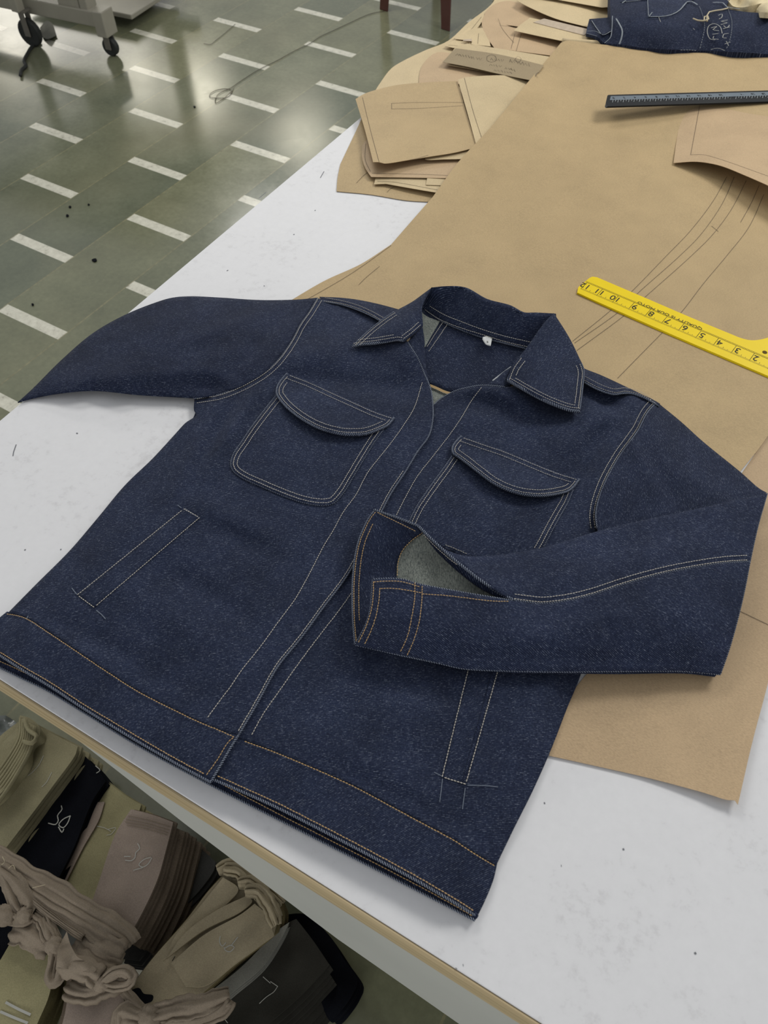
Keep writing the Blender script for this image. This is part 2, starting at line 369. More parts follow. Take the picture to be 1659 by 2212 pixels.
ms = sheet('kraft_sheet', 'largest brown kraft sheet unrolled across the table behind the jacket, drawn with curved pencil lines', 'paper', M1, zmain, M_kraft, step=15,
      marks=[[(1570, 382), (1540, 435), (1490, 500), (1441, 551), (1366, 628), (1322, 668), (1237, 737)], [(1586, 382), (1560, 440), (1515, 505), (1470, 551), (1378, 633), (1337, 673), (1241, 741)],
             [(1612, 390), (1580, 452), (1540, 506), (1495, 551), (1394, 641), (1350, 680), (1246, 757)], [(1640, 400), (1622, 440), (1600, 480)], [(1650, 420), (1618, 490), (1571, 551), (1520, 612), (1473, 673), (1433, 716), (1380, 770), (1334, 817)],
             [(1537, 488), (1552, 500)], [(845, 530), (760, 590), (640, 660)], [(820, 575), (790, 600), (775, 615)]])
# the sheet's roll at its far end
rp = spl([(1214, 90), (1300, 96), (1400, 104), (1520, 112), (1700, 125)], False, 20.)
W = at(rp[:, 0], rp[:, 1], TH+.0155)+np.array([0, 0, -.002])
tube('rolled_edge', W, .0085, M_kraft2, ms, 12)
# the fold line sheet on the left
PG = 'pattern pieces piled at the left table edge'
sheet('pattern_paper', 'broad pale kraft sheet draped lowest under the pattern pile and hanging past the table edge', 'paper pattern',
      [(790, 262, 1), (806, 205), (822, 178), (845, 148), (870, 132), (920, 108), (968, 88), (1010, 50), (1065, 5), (1080, -30, 1), (1300, -30, 1), (1300, 120, 1), (1000, 260, 1)],
      tps([(790, 262, 2), (822, 178, 1.8), (870, 132, 1.6), (968, 88, 2.4), (1065, 5, 3), (1300, -30, 2.2), (1000, 260, 2), (900, 200, 2.6), (1000, 130, 2.2), (1200, 50, 2.2), (880, 165, 3.4)]), M_kraft2, PG, step=12)
sheet('pattern_paper', 'wide kraft pattern lying flat on the white laminate under the whole pile, pointed left corner', 'paper pattern',
      [(768, 285, 1), (788, 240, 1), (1010, 230, 1), (1040, 330, 1), (930, 436, 1), (880, 433), (800, 420), (727, 413, 1), (729, 385), (735, 355, 1)], 1.5, M_kraft, PG, marks=[[(836, 415), (843, 408), (852, 404)], [(770, 395), (790, 375), (810, 365)]])
sheet('pattern_paper', 'thin kraft strip pattern poking out lowest under the main sheet, blunt left end', 'paper pattern',
      [(808, 398, 1), (812, 381, 1), (1000, 385, 1), (990, 420, 1), (943, 416, 1), (890, 407), (834, 397, 1)], tps([(808, 398, 5), (834, 397, 6), (943, 416, 9), (990, 420, 9), (812, 381, 4), (1000, 385, 6)]), M_kraft2, PG, marks=[[(815, 391), (850, 393), (945, 410)]])
sheet('pattern_paper', 'short kraft tab pattern showing between the strip and the round-ended piece', 'paper pattern',
      [(920, 399, 1), (923, 383, 1), (1000, 385, 1), (990, 402, 1)], 9, M_kraft2, PG)
sheet('pattern_paper', 'kraft pattern with a rounded left end, just below the trapezoid piece', 'paper pattern',
      [(788, 305), (782, 325), (783, 345), (790, 365), (802, 382, 1), (980, 385, 1), (1030, 330, 1), (1000, 300, 1)], tps([(782, 325, 5), (802, 382, 8), (980, 385, 11), (1000, 300, 4), (1030, 330, 8)]), M_kraft3, PG, marks=[[(803, 374), (900, 376), (975, 379)], [(790, 310), (789, 345), (800, 370)]])
sheet('pattern_paper', 'narrow kraft sliver with a rounded end peeping out under the trapezoid piece', 'paper pattern',
      [(919, 344), (918, 340), (925, 338, 1), (1030, 318, 1), (1012, 343, 1), (960, 344)], 13, M_kraft2, PG)
sheet('pattern_paper', 'large trapezoid kraft pattern with a pencilled slot, on top of the pile', 'paper pattern',
      [(768, 214, 1), (786, 203), (850, 185), (920, 178), (988, 175, 1), (1008, 245), (1030, 318, 1), (980, 330), (930, 338), (880, 346), (830, 353), (818, 350), (806, 350, 1), (788, 280)],
      tps([(768, 214, 15), (988, 175, 15), (1030, 318, 17), (880, 346, 19), (830, 353, 23), (806, 350, 22), (788, 280, 16), (900, 260, 16), (850, 185, 15), (820, 320, 19)]), M_kraft, PG,
      marks=[[(783, 210), (800, 280), (819, 350)], [(846, 223), (900, 221), (1003, 221)], [(846, 223), (846, 235)], [(846, 235), (900, 234), (1000, 228)], [(885, 345), (905, 341), (925, 335)]])
sheet('pattern_paper', 'pale kraft pattern running right under the main sheet, overlapping the trapezoid piece', 'paper pattern',
      [(989, 172, 1), (1000, 168), (1060, 163), (1100, 164), (1150, 180, 1), (1140, 300, 1), (1030, 318, 1), (1010, 245)], tps([(989, 172, 19), (1030, 318, 19), (1150, 180, 14), (1140, 300, 4), (1060, 163, 20), (1060, 240, 15), (1100, 280, 6)]), M_kraft2, PG,
      marks=[[(1003, 168), (1022, 240), (1042, 302)]])
sheet('pattern_paper', 'half-round tan kraft pattern behind the trapezoid piece', 'paper pattern',
      [(905, 182, 1), (906, 160), (912, 142), (926, 124), (945, 113), (975, 116), (1010, 135, 1), (1110, 150, 1), (1060, 176, 1), (980, 182, 1)], tps([(905, 182, 5), (945, 113, 5), (1110, 150, 7), (1060, 176, 8), (980, 182, 7)]), M_kraft3, PG)
sheet('pattern_paper', 'pale kraft flap edge lying just behind the lettered strip', 'paper pattern',
      [(972, 118, 1), (985, 100, 1), (1010, 94, 1), (1186, 122, 1), (1230, 128, 1), (1180, 160, 1)], tps([(972, 118, 9), (985, 100, 9), (1186, 122, 17), (1230, 128, 12), (1180, 160, 10)]), M_kraft2, PG)
lt = sheet('pattern_paper', 'narrow dark kraft strip pencilled with handwriting, folded along its length', 'paper pattern',
      [(956, 134, 1), (984, 104, 1), (1080, 118), (1175, 141, 1), (1150, 174, 1), (1080, 160), (1010, 144)], tps([(956, 134, 15), (984, 104, 14), (1175, 141, 22), (1150, 174, 22), (1080, 118, 18), (1080, 160, 19)]), M_kraftd, PG)
zl_ = tps([(956, 134, 15), (984, 104, 14), (1175, 141, 22), (1150, 174, 22), (1080, 118, 18), (1080, 160, 19)])
def scrib(x0, y0, x1, y1, n, a):
    p = []
    for i in range(n):
        t = i/(n-1); p.append((x0+(x1-x0)*t+random.uniform(-1.2, 1.2), y0+(y1-y0)*t+a*(-1)**i*random.uniform(.5, 1)))
    return p
lines_mesh('handwriting', [scrib(985, 117, 1040, 128, 20, 3.2), [(1052, 122), (1060, 118), (1070, 121), (1072, 130), (1062, 134), (1052, 130), (1052, 122)], scrib(1060, 127, 1088, 131, 12, 3), scrib(1100, 130, 1144, 140, 15, 4),
      scrib(1058, 139, 1084, 143, 10, 2.6), scrib(1090, 146, 1113, 152, 9, 2.5), scrib(1066, 151, 1105, 157, 13, 2), [(1170, 153), (1160, 158), (1157, 163), (1162, 167)], [(1112, 129), (1118, 122), (1126, 127), (1120, 134), (1112, 129)]], zl_, M_pencil, lt, .0007, .0006)
sheet('pattern_paper', 'pale kraft strip showing under the lettered strip', 'paper pattern',
      [(965, 140, 1), (1000, 136, 1), (1150, 166, 1), (1148, 177, 1), (1050, 155)], 12, M_kraft2, PG)
sheet('pattern_paper', 'crescent-edged tan kraft pattern with drawn arcs behind the pile', 'paper pattern',
      [(1041, 45), (1048, 41), (1075, 48), (1110, 60, 1), (1240, 70, 1), (1220, 100, 1), (1190, 120, 1), (1068, 104, 1), (1055, 85), (1044, 65)], tps([(1041, 45, 9), (1068, 104, 9), (1240, 70, 6), (1190, 120, 5), (1110, 60, 9)]), M_kraft3, PG,
      marks=[[(1076, 40), (1084, 60), (1095, 75), (1110, 92)], [(1078, 54), (1120, 60)], [(1126, 72), (1115, 110)], [(1112, 73), (1104, 105)]])
sheet('pattern_paper', 'arched tan kraft pattern lying behind the crescent-edged piece', 'paper pattern',
      [(1042, 44, 1), (1052, 22), (1070, 8), (1095, 2), (1130, 8, 1), (1290, 50, 1), (1240, 80, 1), (1140, 60, 1), (1080, 52, 1)], tps([(1042, 44, 7), (1070, 8, 7), (1290, 50, 6), (1240, 80, 5), (1140, 60, 7)]), M_kraft3, PG)
sheet('pattern_paper', 'slim pale kraft strip farthest up the left table edge', 'paper pattern',
      [(980, 82, 1), (1000, 70), (1025, 45), (1042, 26, 1), (1048, 38, 1), (1030, 62), (1015, 80), (1000, 90, 1)], 6, M_kraft2, PG, marks=[[(990, 84), (1015, 66), (1040, 36)]])
sheet('pattern_paper', 'little kraft tab sticking out left above the half-round piece', 'paper pattern',
      [(960, 99, 1), (985, 84, 1), (1000, 80, 1), (1035, 92, 1), (1020, 108, 1), (978, 103, 1)], 8, M_kraft2, PG, marks=[[(968, 97), (992, 99)]])
sheet('pattern_paper', 'kraft tab mended with white tape at the left of the pile', 'paper pattern',
      [(983, 84, 1), (1020, 62, 1), (1042, 60, 1), (1055, 78, 1), (1060, 100, 1), (1018, 96, 1), (1019, 88, 1)], tps([(983, 84, 10), (1042, 60, 9), (1060, 100, 9), (1018, 96, 11)]), M_kraft2, PG, marks=[[(1034, 72), (1032, 94)]])
patch('white_tape', [(1002, 85, 1), (1019, 84, 1), (1019, 89, 1), (1000, 88, 1)], 13, M_tape, bpy.data.objects[[o.name for o in bpy.data.objects if o.name.startswith('pattern_paper')][-1]], 6, 4, .0004)
tpz = tps([(1110, 70, 18), (1145, 38, 16), (1275, 75, 16), (1260, 100, 12), (1225, 92, 16)])
tp = sheet('pattern_paper', 'kraft strip with a pointed end lifted and clear tape along it', 'paper pattern',
      [(1110, 66, 1), (1122, 55), (1145, 38, 1), (1180, 46), (1280, 78, 1), (1310, 100, 1), (1290, 102, 1), (1222, 90, 1), (1160, 77)], tpz, M_kraft2, PG)
patch('clear_tape', [(1152, 48, 1), (1175, 40, 1), (1275, 64, 1), (1262, 76, 1)], lambda x, y: tpz(x, y)+.8, M_tape, tp, 10, 6, .0003)
sheet('pattern_paper', 'wide pale kraft strip running down to the folded denim bundle', 'paper pattern',
      [(1118, 2, 1), (1130, -12, 1), (1330, 12, 1), (1320, 60, 1), (1268, 58, 1), (1200, 40), (1140, 14)], tps([(1118, 2, 20), (1330, 12, 14), (1268, 58, 18), (1200, 40, 21), (1320, 60, 12)]), M_kraft2, PG)
sheet('pattern_paper', 'pale kraft sheet at the very top of the photo behind the strips', 'paper pattern',
      [(1128, -14, 1), (1180, -60, 1), (1420, -60, 1), (1400, 10, 1), (1300, 16, 1)], 26, M_kraft2, PG, marks=[[(1215, -10), (1212, 5)]])
# curled pattern at the right
zc = tps([(1475, 222, 8), (1520, 200, 8), (1740, 230, 10), (1455, 352, 6), (1500, 350, 16), (1560, 360, 24), (1610, 380, 30), (1660, 402, 36), (1740, 440, 40), (1480, 290, 7), (1600, 300, 14), (1700, 320, 20)])
sheet('pattern_paper', 'kraft pattern lying right of the pile under the black ruler, its near edge curled up', 'paper pattern',
      [(1478, 216, 1), (1520, 205, 1), (1740, 205, 1), (1740, 440, 1), (1660, 401), (1610, 379), (1560, 359), (1530, 352), (1500, 349), (1455, 352, 1), (1462, 300)], zc, M_kraft3, None,
      marks=[[(1512, 226), (1502, 280), (1492, 334)], [(1492, 334), (1520, 334), (1560, 345), (1620, 366), (1700, 395)], [(1567, 224), (1620, 238), (1700, 252)]], step=12)
# ---------------------------------------------------------------- yellow L-square
inch = [at(x, y, TH+.006) for x, y in ((1366, 658), (1587, 751.6))]
e1 = inch[0]-inch[1]; e1[2] = 0; IN = np.linalg.norm(e1)/6; e1 /= np.linalg.norm(e1); e2 = np.array([e1[1], -e1[0], 0])   # e1 towards 12, e2 up-image check below
if e2[1] < 0: e2 = -e2
def yp(i, off): return inch[0]+e1*(i-9)*IN+e2*off
YZ = TH+.0055
ys = empty('l_square_ruler', at(1450, 700, TH+.003), 'yellow plastic L-square ruler marked in inches, lying on the kraft sheet beside the collar', 'ruler')
out = spl([(1247, 632, 1), (1249, 621), (1262, 610), (1274, 600), (1280, 597.5), (1290, 599, 1), (1400, 646), (1500, 689), (1580, 722, 1), (1600, 730), (1622, 735), (1645, 733), (1680, 722, 1), (1800, 600, 1), (1850, 640, 1), (1760, 856, 1), (1659, 812, 1), (1450, 722), (1300, 656)], True, 8.)
patch('blade', None, lambda x, y: 5.5+0*x, M_yel, ys, 30, 8., .0035, 0, closed_pts=out, smooth=False)
ed = spl([(1247, 633), (1300, 657.5), (1450, 724), (1659, 814), (1760, 858)], False, 20.)
tube('bevelled_edge', at(ed[:, 0], ed[:, 1], TH+.0036), .0017, M_yel, ys, 8)
ZT = TH+.0057
Xd = Vector(e1); perp = -Vector(e2)
base0 = at(1366, 664, ZT)
def ypt(i, off): p = inch[0]+e1*(i-9)*IN; return Vector((p[0]-e2[0]*off, p[1]-e2[1]*off, ZT))
for i in range(1, 13):
    q = ypt(i-.02 if i < 10 else (i+.02 if i < 12 else 11.93), .0015); text('numeral', str(i), M_ink, ys, q+Xd*(-.0045 if i < 10 else 0), Xd, .0155)
vs = []; fs = []
def bar(a, b, wd):
    a = Vector(a); b = Vector(b); d = (b-a).normalized(); q = d.cross(Vector((0, 0, 1)))*wd/2; k = len(vs)
    vs.extend([a-q, a+q, b+q, b-q]); fs.append((k, k+1, k+2, k+3))
for s in range(0, 12*16+8):
    i = s/16+.5; L = .011 if s % 16 == 8 else (.006 if s % 8 == 0 else (.0045 if s % 4 == 0 else .003))
    if i > 12.0: break
    bar(ypt(i, .0125), ypt(i, .0125-L), .0004 if s % 16 != 8 else .0006)
bar(ypt(.5, -.0065), ypt(12.1, -.0065), .0005); bar(ypt(.5, -.0085), ypt(12.1, -.0085), .0004)
for i in range(1, 13): bar(ypt(i, -.006), ypt(i, .006), .0006)
mk('graduation', vs, fs, M_ink, ys, None, False)
text('motto', 'QUALITY IS OUR MOTO', M_ink, ys, (Vector(at(1446, 681, ZT))), Xd, .0068, squash=1.32)
hl = at(1652, 761, YZ+.0001); k = 20
mk('hole', [hl+np.array([.0032*math.cos(a*2*math.pi/k), .0032*math.sin(a*2*math.pi/k), .0001]) for a in range(k)], [tuple(range(k))], plain('hole_shade', S(90, 70, 10), .8), ys)
# ---------------------------------------------------------------- black ruler, its end tilted up off the paper
ZB0, ZB1 = TH+.035, TH+.012
def bp(cm, v):
    """cm along the scale, v = 0 lower edge .. 1 upper edge"""
    t = cm/28.; x = 1327+t*(1651-1327); yb = 229.5+(219.5-229.5)*t; yt = 204.5+(195.5-204.5)*t
    z = ZB0+(ZB1-ZB0)*min(t, 1.6); z = max(z, TH+.0165); return at(x-6*(1-v), yb+(yt-yb)*v, z)
br = empty('straight_ruler', bp(14, .5), 'black plastic centimetre ruler, one end tipped up off the kraft sheet', 'ruler')
sec = [(-1.1, .5), (-1.0, .95), (-.6, 1.0), (-1.1, .5)]
vs = []; fs = []; ts = [-1.25, -1.05, -.5]+list(range(0, 41, 4))
for c in ts:
    lo, hi = (0.12, .95) if c == -1.25 else ((0.0, 1.0))
    for v in (lo, .28, .72, hi):
        p = bp(c if v > .2 else c+.35*(c < 0), v); lift = .0 if v in (lo, hi) else .0013
        vs.append(p+np.array([0, 0, lift]))
    for v in (hi, lo): vs.append(bp(c, v)-np.array([0, 0, .0028]))
for i in range(len(ts)-1):
    for k in range(6): fs.append((i*6+k, i*6+(k+1) % 6, (i+1)*6+(k+1) % 6, (i+1)*6+k))
fs += [tuple(range(6))[::-1], tuple((len(ts)-1)*6+k for k in range(6))]
o = mk('blade', vs, fs, M_black, br, None, False)
def strip(name, c0, c1, v0, v1, up, mat):
    vs = []; cs = np.linspace(c0, c1, 9)
    for c in cs: vs += [bp(c, v0)+np.array([0, 0, up]), bp(c, v1)+np.array([0, 0, up])]
    return mk(name, vs, [(2*i, 2*i+2, 2*i+3, 2*i+1) for i in range(8)], mat, br, None, False)
strip('scale_strip', -.6, 40, .46, .80, .0016, M_alu)
vs = []; fs = []
for m in range(0, 391, 5):
    c = m/10; L = .22 if m % 10 == 0 else .13
    a = Vector(bp(c, .45-L)+np.array([0, 0, .0019])); b = Vector(bp(c, .45)+np.array([0, 0, .0019])); bar(a, b, .0006)
mk('graduation', vs, fs, M_white_ink, br, None, False)
bx = Vector(bp(0, .5)-bp(20, .5)).normalized()
for c in range(0, 40, 2):
    text('numeral', str(c), M_ink, br, Vector(bp(c, .63))+Vector((0, 0, .0019)), bx, .0078)
# ---------------------------------------------------------------- the denim jacket
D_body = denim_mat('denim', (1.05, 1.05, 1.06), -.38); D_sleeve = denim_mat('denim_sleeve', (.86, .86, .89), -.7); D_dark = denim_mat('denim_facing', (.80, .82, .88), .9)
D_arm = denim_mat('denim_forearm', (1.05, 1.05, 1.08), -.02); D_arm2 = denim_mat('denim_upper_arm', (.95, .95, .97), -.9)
D_in = denim_mat('denim_reverse', (1, 1, 1), .4, True)
t_ = NT('stitch_thread', .6, .3); M_st = t_.out(S(202, 196, 184))
t_ = NT('stitch_thread_gold', .6, .3); M_sg = t_.out(S(196, 162, 112))
t_ = NT('folded_denim_edge', .9, .1); _u = t_.n('ShaderNodeTexWave', wave_type='BANDS', bands_direction='DIAGONAL'); _u.inputs['Scale'].default_value = 260; _u.inputs['Distortion'].default_value = 1.5; t_.l(t_.coord('UV'), _u.inputs['Vector'])
M_edge = t_.out(t_.ramp(_u.outputs['Fac'], [(.35, S(18, 24, 38)), (.55, S(42, 50, 72)), (.9, S(150, 158, 172))]))
M_label = plain('size_label_white', S(214, 216, 214), .7)
jk = empty('denim_jacket', at(700, 1200, TH), 'dark indigo denim jacket with contrast stitching laid open-collared on the table, one sleeve folded across', 'jacket')
side_l = [(420, 862), (418, 888), (400, 914), (330, 990), (270, 1048), (210, 1120), (150, 1190), (80, 1260), (15, 1326), (-60, 1400)]
side_r = [(1300, 1150), (1290, 1300), (1255, 1455), (1225, 1530), (1190, 1620), (1150, 1710), (1110, 1790), (1073, 1868), (1060, 1920), (1030, 1985)]
sh_l = [(692, 642), (735, 644), (770, 648), (815, 657), (862, 668)]
sh_r = [(1255, 793), (1300, 812), (1360, 840), (1424, 872)]
def g(x, y, cx, cy, sa, sb, ang, amp):
    c, s = math.cos(math.radians(ang)), math.sin(math.radians(ang)); u = (x-cx)*c+(y-cy)*s; v = -(x-cx)*s+(y-cy)*c
    return amp*np.exp(-(u/sa)**2-(v/sb)**2)
FOLDS = [(885, 748, 50, 50, 0, 17), (1090, 835, 75, 45, 20, 15), (1000, 842, 60, 24, 0, 7),
    # armhole and chest, left of the photo
    (455, 960, 95, 17, -58, -6.5), (500, 925, 90, 20, -52, 5), (415, 1010, 80, 22, -58, 4.5), (560, 880, 60, 20, -50, -3), (690, 760, 120, 30, -12, 4.5), (760, 830, 150, 26, 5, -5), (640, 700, 70, 18, -55, 3.5),
    (520, 1165, 90, 22, 25, -3.2), (500, 1120, 110, 26, 22, 2.5), (360, 1330, 170, 40, 32, 3), (430, 1270, 150, 26, 30, -2.6), (250, 1410, 150, 30, 27, -3.5), (620, 1330, 130, 40, -60, 2.5), (690, 1180, 120, 24, -62, -2),
    (170, 1400, 120, 28, 20, 3), (330, 1180, 110, 34, -45, 2.6), (260, 1240, 120, 26, -48, -2),
    # right of the photo
    (1270, 985, 120, 26, -66, -6), (1235, 930, 90, 30, -60, 3.5), (1330, 890, 70, 24, -30, 5), (1310, 870, 60, 16, 20, -4), (1190, 930, 90, 26, 28, 3.6), (1120, 900, 110, 22, 22, -4), (1000, 905, 80, 22, 0, 2),
    (1060, 1120, 120, 50, 20, 2.6), (860, 1540, 120, 60, -30, 2.6), (950, 1620, 160, 32, -75, -2), (760, 1640, 150, 34, 22, 2.6), (690, 1560, 130, 26, -62, 2.2), (860, 1720, 180, 28, 26, -2.6), (1130, 1560, 90, 30, -62, 3), (1090, 1700, 120, 26, -65, 2), (940, 1500, 140, 26, 10, -2.5)]
def wig(x, y, a=1.):
    return a*(.5*np.sin(x/31+1.3*np.sin(y/47))*np.sin(y/37+.8)+.28*np.sin((x+1.4*y)/17+1.1)*np.sin((y-.7*x)/41)+.15*np.sin(x/9.5+y/13)*np.sin(y/8.+x/29))
def h0(x, y):
    x = np.asarray(x, float); y = np.asarray(y, float)
    d = np.minimum(dist(x, y, side_l), dist(x, y, side_r)); s = np.minimum(dist(x, y, sh_l), dist(x, y, sh_r))
    h = 5+13*(1-np.exp(-(d/42)**1.4))*(.35+.65*(1-np.exp(-(s/50)**1.3)))
    for i, f in enumerate(FOLDS): h = h+g(x, y, *f[:5], f[5]*(1 if i < 3 else 1.6))
    return np.maximum(h+wig(x, y, 1.1), 3.)
front_edge = [(881, 739), (903, 775), (917, 808), (930, 840), (935, 875), (935, 905), (926, 942), (903, 974), (875, 1020), (845, 1065), (825, 1103), (795, 1160), (752, 1240), (700, 1310), (650, 1378), (600, 1440), (555, 1520), (517, 1585)]
fe_low = [(517, 1585), (500, 1612), (478, 1650), (456, 1688)]
def hL(x, y):
    d = dist(x, y, front_edge+fe_low)
    return h0(x, y)+2.6+1.3*np.exp(-(d/10)**2)-.9*np.exp(-((dist(x, y, PL)-2.)/2.2)**2)
PL = [(912, 826), (895, 880), (872, 918), (845, 956), (818, 990), (794, 1021), (768, 1070), (742, 1105), (720, 1145), (700, 1178), (668, 1240), (640, 1290), (600, 1345), (560, 1400), (520, 1450), (500, 1480), (470, 1520), (446, 1553)]
PR = [(1040, 837), (1018, 866), (998, 900), (975, 934), (938, 982), (902, 1028), (878, 1070), (855, 1115)]
PR2 = [(765, 1272), (735, 1315), (700, 1360), (668, 1402), (640, 1440), (605, 1490), (570, 1540), (541, 1592)]
hemL = [(15, 1322), (36, 1325), (60, 1333), (110, 1365), (180, 1412), (240, 1452), (300, 1490), (370, 1526), (430, 1555), (474, 1573), (512, 1590)]
hemR = [(530, 1597), (600, 1623), (700, 1665), (770, 1697), (850, 1740), (915, 1775), (980, 1810), (1030, 1842), (1073, 1868)]
def hR(x, y): return h0(x, y)-.9*np.exp(-((dist(x, y, PR)-2.)/2.2)**2)
def hBL(x, y): return hL(x, y)-.4-1.0*np.exp(-(dist(x, y, hemL)/3.)**2)
def hBR(x, y): return hR(x, y)-.4-1.0*np.exp(-(dist(x, y, hemR)/3.)**2)
def offs(path, d, step=6.):
    P = spl(path, False, step); T = np.gradient(P, axis=0); T /= np.maximum(np.linalg.norm(T, axis=1), 1e-9)[:, None]
    return P+np.stack([-T[:, 1], T[:, 0]], 1)*d
def stitches(name, paths, zf, parent, mat=None, **k):
    for p in paths: o = stitch_row(name, [p], zf, parent, mat, **k)
    return o
def stitch_row(name, paths, zf, parent, mat=None, pitch=.0029, ln=.0023, r=.00041, lift=.0009):
    vs = []; fs = []
    for p in paths:
        P = p if isinstance(p, np.ndarray) else spl(p, False, 5.)
        z = zf(P[:, 0], P[:, 1])/1000.
        W = at(P[:, 0], P[:, 1], TH+z+lift); s = np.concatenate([[0], np.cumsum(np.linalg.norm(np.diff(W, axis=0), axis=1))])
        k = int(s[-1]/pitch)
        for i in range(k):
            a, b = [np.array([np.interp(t, s, W[:, j]) for j in range(3)]) for t in (i*pitch, i*pitch+ln)]
            d = b-a; L = np.linalg.norm(d)
            if L < 1e-6: continue
            d /= L; q = np.cross(d, [0, 0, 1]); q /= max(np.linalg.norm(q), 1e-9); u = np.cross(q, d); jit = q*random.uniform(-.00012, .00012)
            n0 = len(vs)
            for t, rr in ((0, .45), (.2, 1), (.8, 1), (1, .45)):
                c = a+d*L*t+jit; vs += [c+q*r*rr, c+u*r*rr, c-q*r*rr, c-u*r*rr]
            for m in range(3):
                for e in range(4): fs.append((n0+m*4+e, n0+m*4+(e+1) % 4, n0+m*4+4+(e+1) % 4, n0+m*4+4+e))
            fs += [(n0, n0+3, n0+2, n0+1), (n0+12, n0+13, n0+14, n0+15)]
    return mk(name, vs, fs, mat or M_st, parent)
def edge(paths, zf, parent, r=.0010, mat=None, lift=-.0004):
    for p in paths:
        P = spl(p, False, 5.) if not isinstance(p, np.ndarray) else p
        z = zf(P[:, 0], P[:, 1])/1000.
        tube('folded_edge', at(P[:, 0], P[:, 1], TH+z+lift), r*.9, mat or M_edge, parent, 6)
def dbl(path, a, b): return [offs(path, a), offs(path, b)]
arm_l = [(686, 644), (668, 674), (649, 701), (634, 730), (617, 757), (598, 781), (574, 803), (541, 824), (503, 842), (470, 853), (445, 857), (420, 861)]
arm_r = [(1416, 871), (1398, 892), (1378, 930), (1358, 958), (1338, 986), (1308, 1040), (1291, 1087), (1287, 1115), (1290, 1142)]
# back of the jacket, lying on the table under everything
back_hem_z = tps([(-40, 1450, 3), (0, 1440, 3), (200, 1520, 6), (455, 1690, 5), (600, 1764, 3), (800, 1866, 3), (1000, 1972, 4), (1026, 1985, 5), (700, 1000, 2), (0, 1200, 2), (1300, 1200, 2)])
patch('back_panel', [(-40, 1400, 1), (15, 1335, 1), (150, 1200), (270, 1062), (340, 990), (412, 912), (430, 870, 1), (700, 650, 1), (862, 672, 1), (1255, 800, 1), (1410, 872, 1), (1290, 1130, 1), (1285, 1300), (1245, 1460), (1180, 1620), (1100, 1790), (1062, 1868), (1050, 1920), (1024, 1984, 1), (900, 1918), (800, 1866), (700, 1815), (600, 1764), (520, 1722), (455, 1690), (300, 1608), (185, 1536), (100, 1487), (50, 1462), (-10, 1438, 1), (-60, 1420, 1)],
      lambda x, y: np.clip(back_hem_z(x, y), 1.6, 6), D_dark, jk, 20, 10, .0015, .3)
zb = lambda x, y: np.clip(back_hem_z(x, y), 1.6, 6)+.3
bh = patch('back_hem_band', [(-60, 1425, 1), (-10, 1436, 1), (50, 1465), (100, 1489), (185, 1540), (300, 1610), (455, 1694), (520, 1726), (600, 1768), (700, 1819), (800, 1870), (900, 1922), (1026, 1988, 1), (1034, 1978, 1), (1000, 1940), (800, 1840), (600, 1742), (455, 1665), (300, 1585), (100, 1460), (-30, 1395, 1)], lambda x, y: zb(x, y)+1.2, D_dark, jk, 12, 6, .0015, .3)
stitches('stitching', [[(0, 1428), (60, 1456), (110, 1483), (185, 1528)], [(480, 1694), (600, 1757), (700, 1808), (800, 1859), (900, 1911), (1000, 1966), (1022, 1979)]], lambda x, y: zb(x, y)+1.4, bh, M_sg)
edge([[(-10, 1437), (50, 1466), (100, 1490), (185, 1541), (300, 1611), (455, 1695), (600, 1769), (800, 1871), (1000, 1974), (1026, 1988)]], lambda x, y: zb(x, y)+1., bh, .0013)
# reverse side of the back seen at the open neck, then the yoke facing above it
patch('back_lining', [(905, 800, 1), (1000, 800, 1), (1000, 880, 1), (940, 900, 1), (900, 880, 1)], 6.2, D_in, jk, 10, 8, .0006, .2)
nk = patch('yoke_lining', [(905, 655, 1), (1000, 690), (1170, 752, 1), (1130, 800, 1), (1080, 860, 1), (972, 847, 1), (929, 829, 1), (885, 800, 1), (885, 735, 1)], tps([(905, 655, 24), (1170, 752, 24), (1050, 710, 23), (929, 829, 8), (1080, 860, 9), (1000, 780, 11), (885, 735, 20), (885, 800, 10)]), D_body, jk, 12, 8, .0012, -.5)
NKZ = tps([(905, 655, 24), (1170, 752, 24), (1050, 710, 23), (929, 829, 8), (1080, 860, 9), (1000, 780, 11), (885, 735, 20), (885, 800, 10)])
lines_mesh('overlock', [[(928, 832), (945, 839), (960, 846), (974, 850)]], lambda x, y: 8.4+0*x, plain('overlock_thread', S(168, 142, 102), .9), nk, .0042, .0004)
patch('facing_lining', [(906, 668, 1), (920, 682), (950, 694, 1), (932, 725), (918, 750, 1), (904, 745, 1)], lambda x, y: NKZ(x, y)+2, D_in, jk, 8, 6, .0008, .2)
stitches('stitching', [[(956, 697), (938, 724), (921, 751)], [(966, 701), (944, 733), (924, 762)]], lambda x, y: NKZ(x, y)+1.6, nk)
# front panels
pl = patch('front_panel', [(881, 739, 1), (903, 775), (917, 808), (930, 840), (935, 875), (935, 905), (926, 942), (903, 974), (875, 1020), (845, 1065), (825, 1103), (795, 1160), (752, 1240), (700, 1310), (650, 1378), (600, 1440), (555, 1520), (517, 1587, 1), (474, 1575), (430, 1557), (370, 1528), (300, 1492), (240, 1454), (180, 1414), (110, 1367), (60, 1335), (36, 1327), (15, 1326, 1), (80, 1260), (150, 1190), (210, 1120), (270, 1048), (330, 990), (378, 938), (400, 914), (424, 896), (419, 886), (420, 861, 1)]+arm_l[::-1][1:-1]+[(686, 644, 1), (740, 655), (790, 672), (830, 693, 1), (860, 715, 1)], hL, D_body, jk, 8, 5, .0015, .25)
edge([front_edge], hL, pl, .0011)
stitches('stitching', [PL]+dbl(arm_l, -1.5, -10)+[offs(front_edge[8:], 5.)], hL, pl)
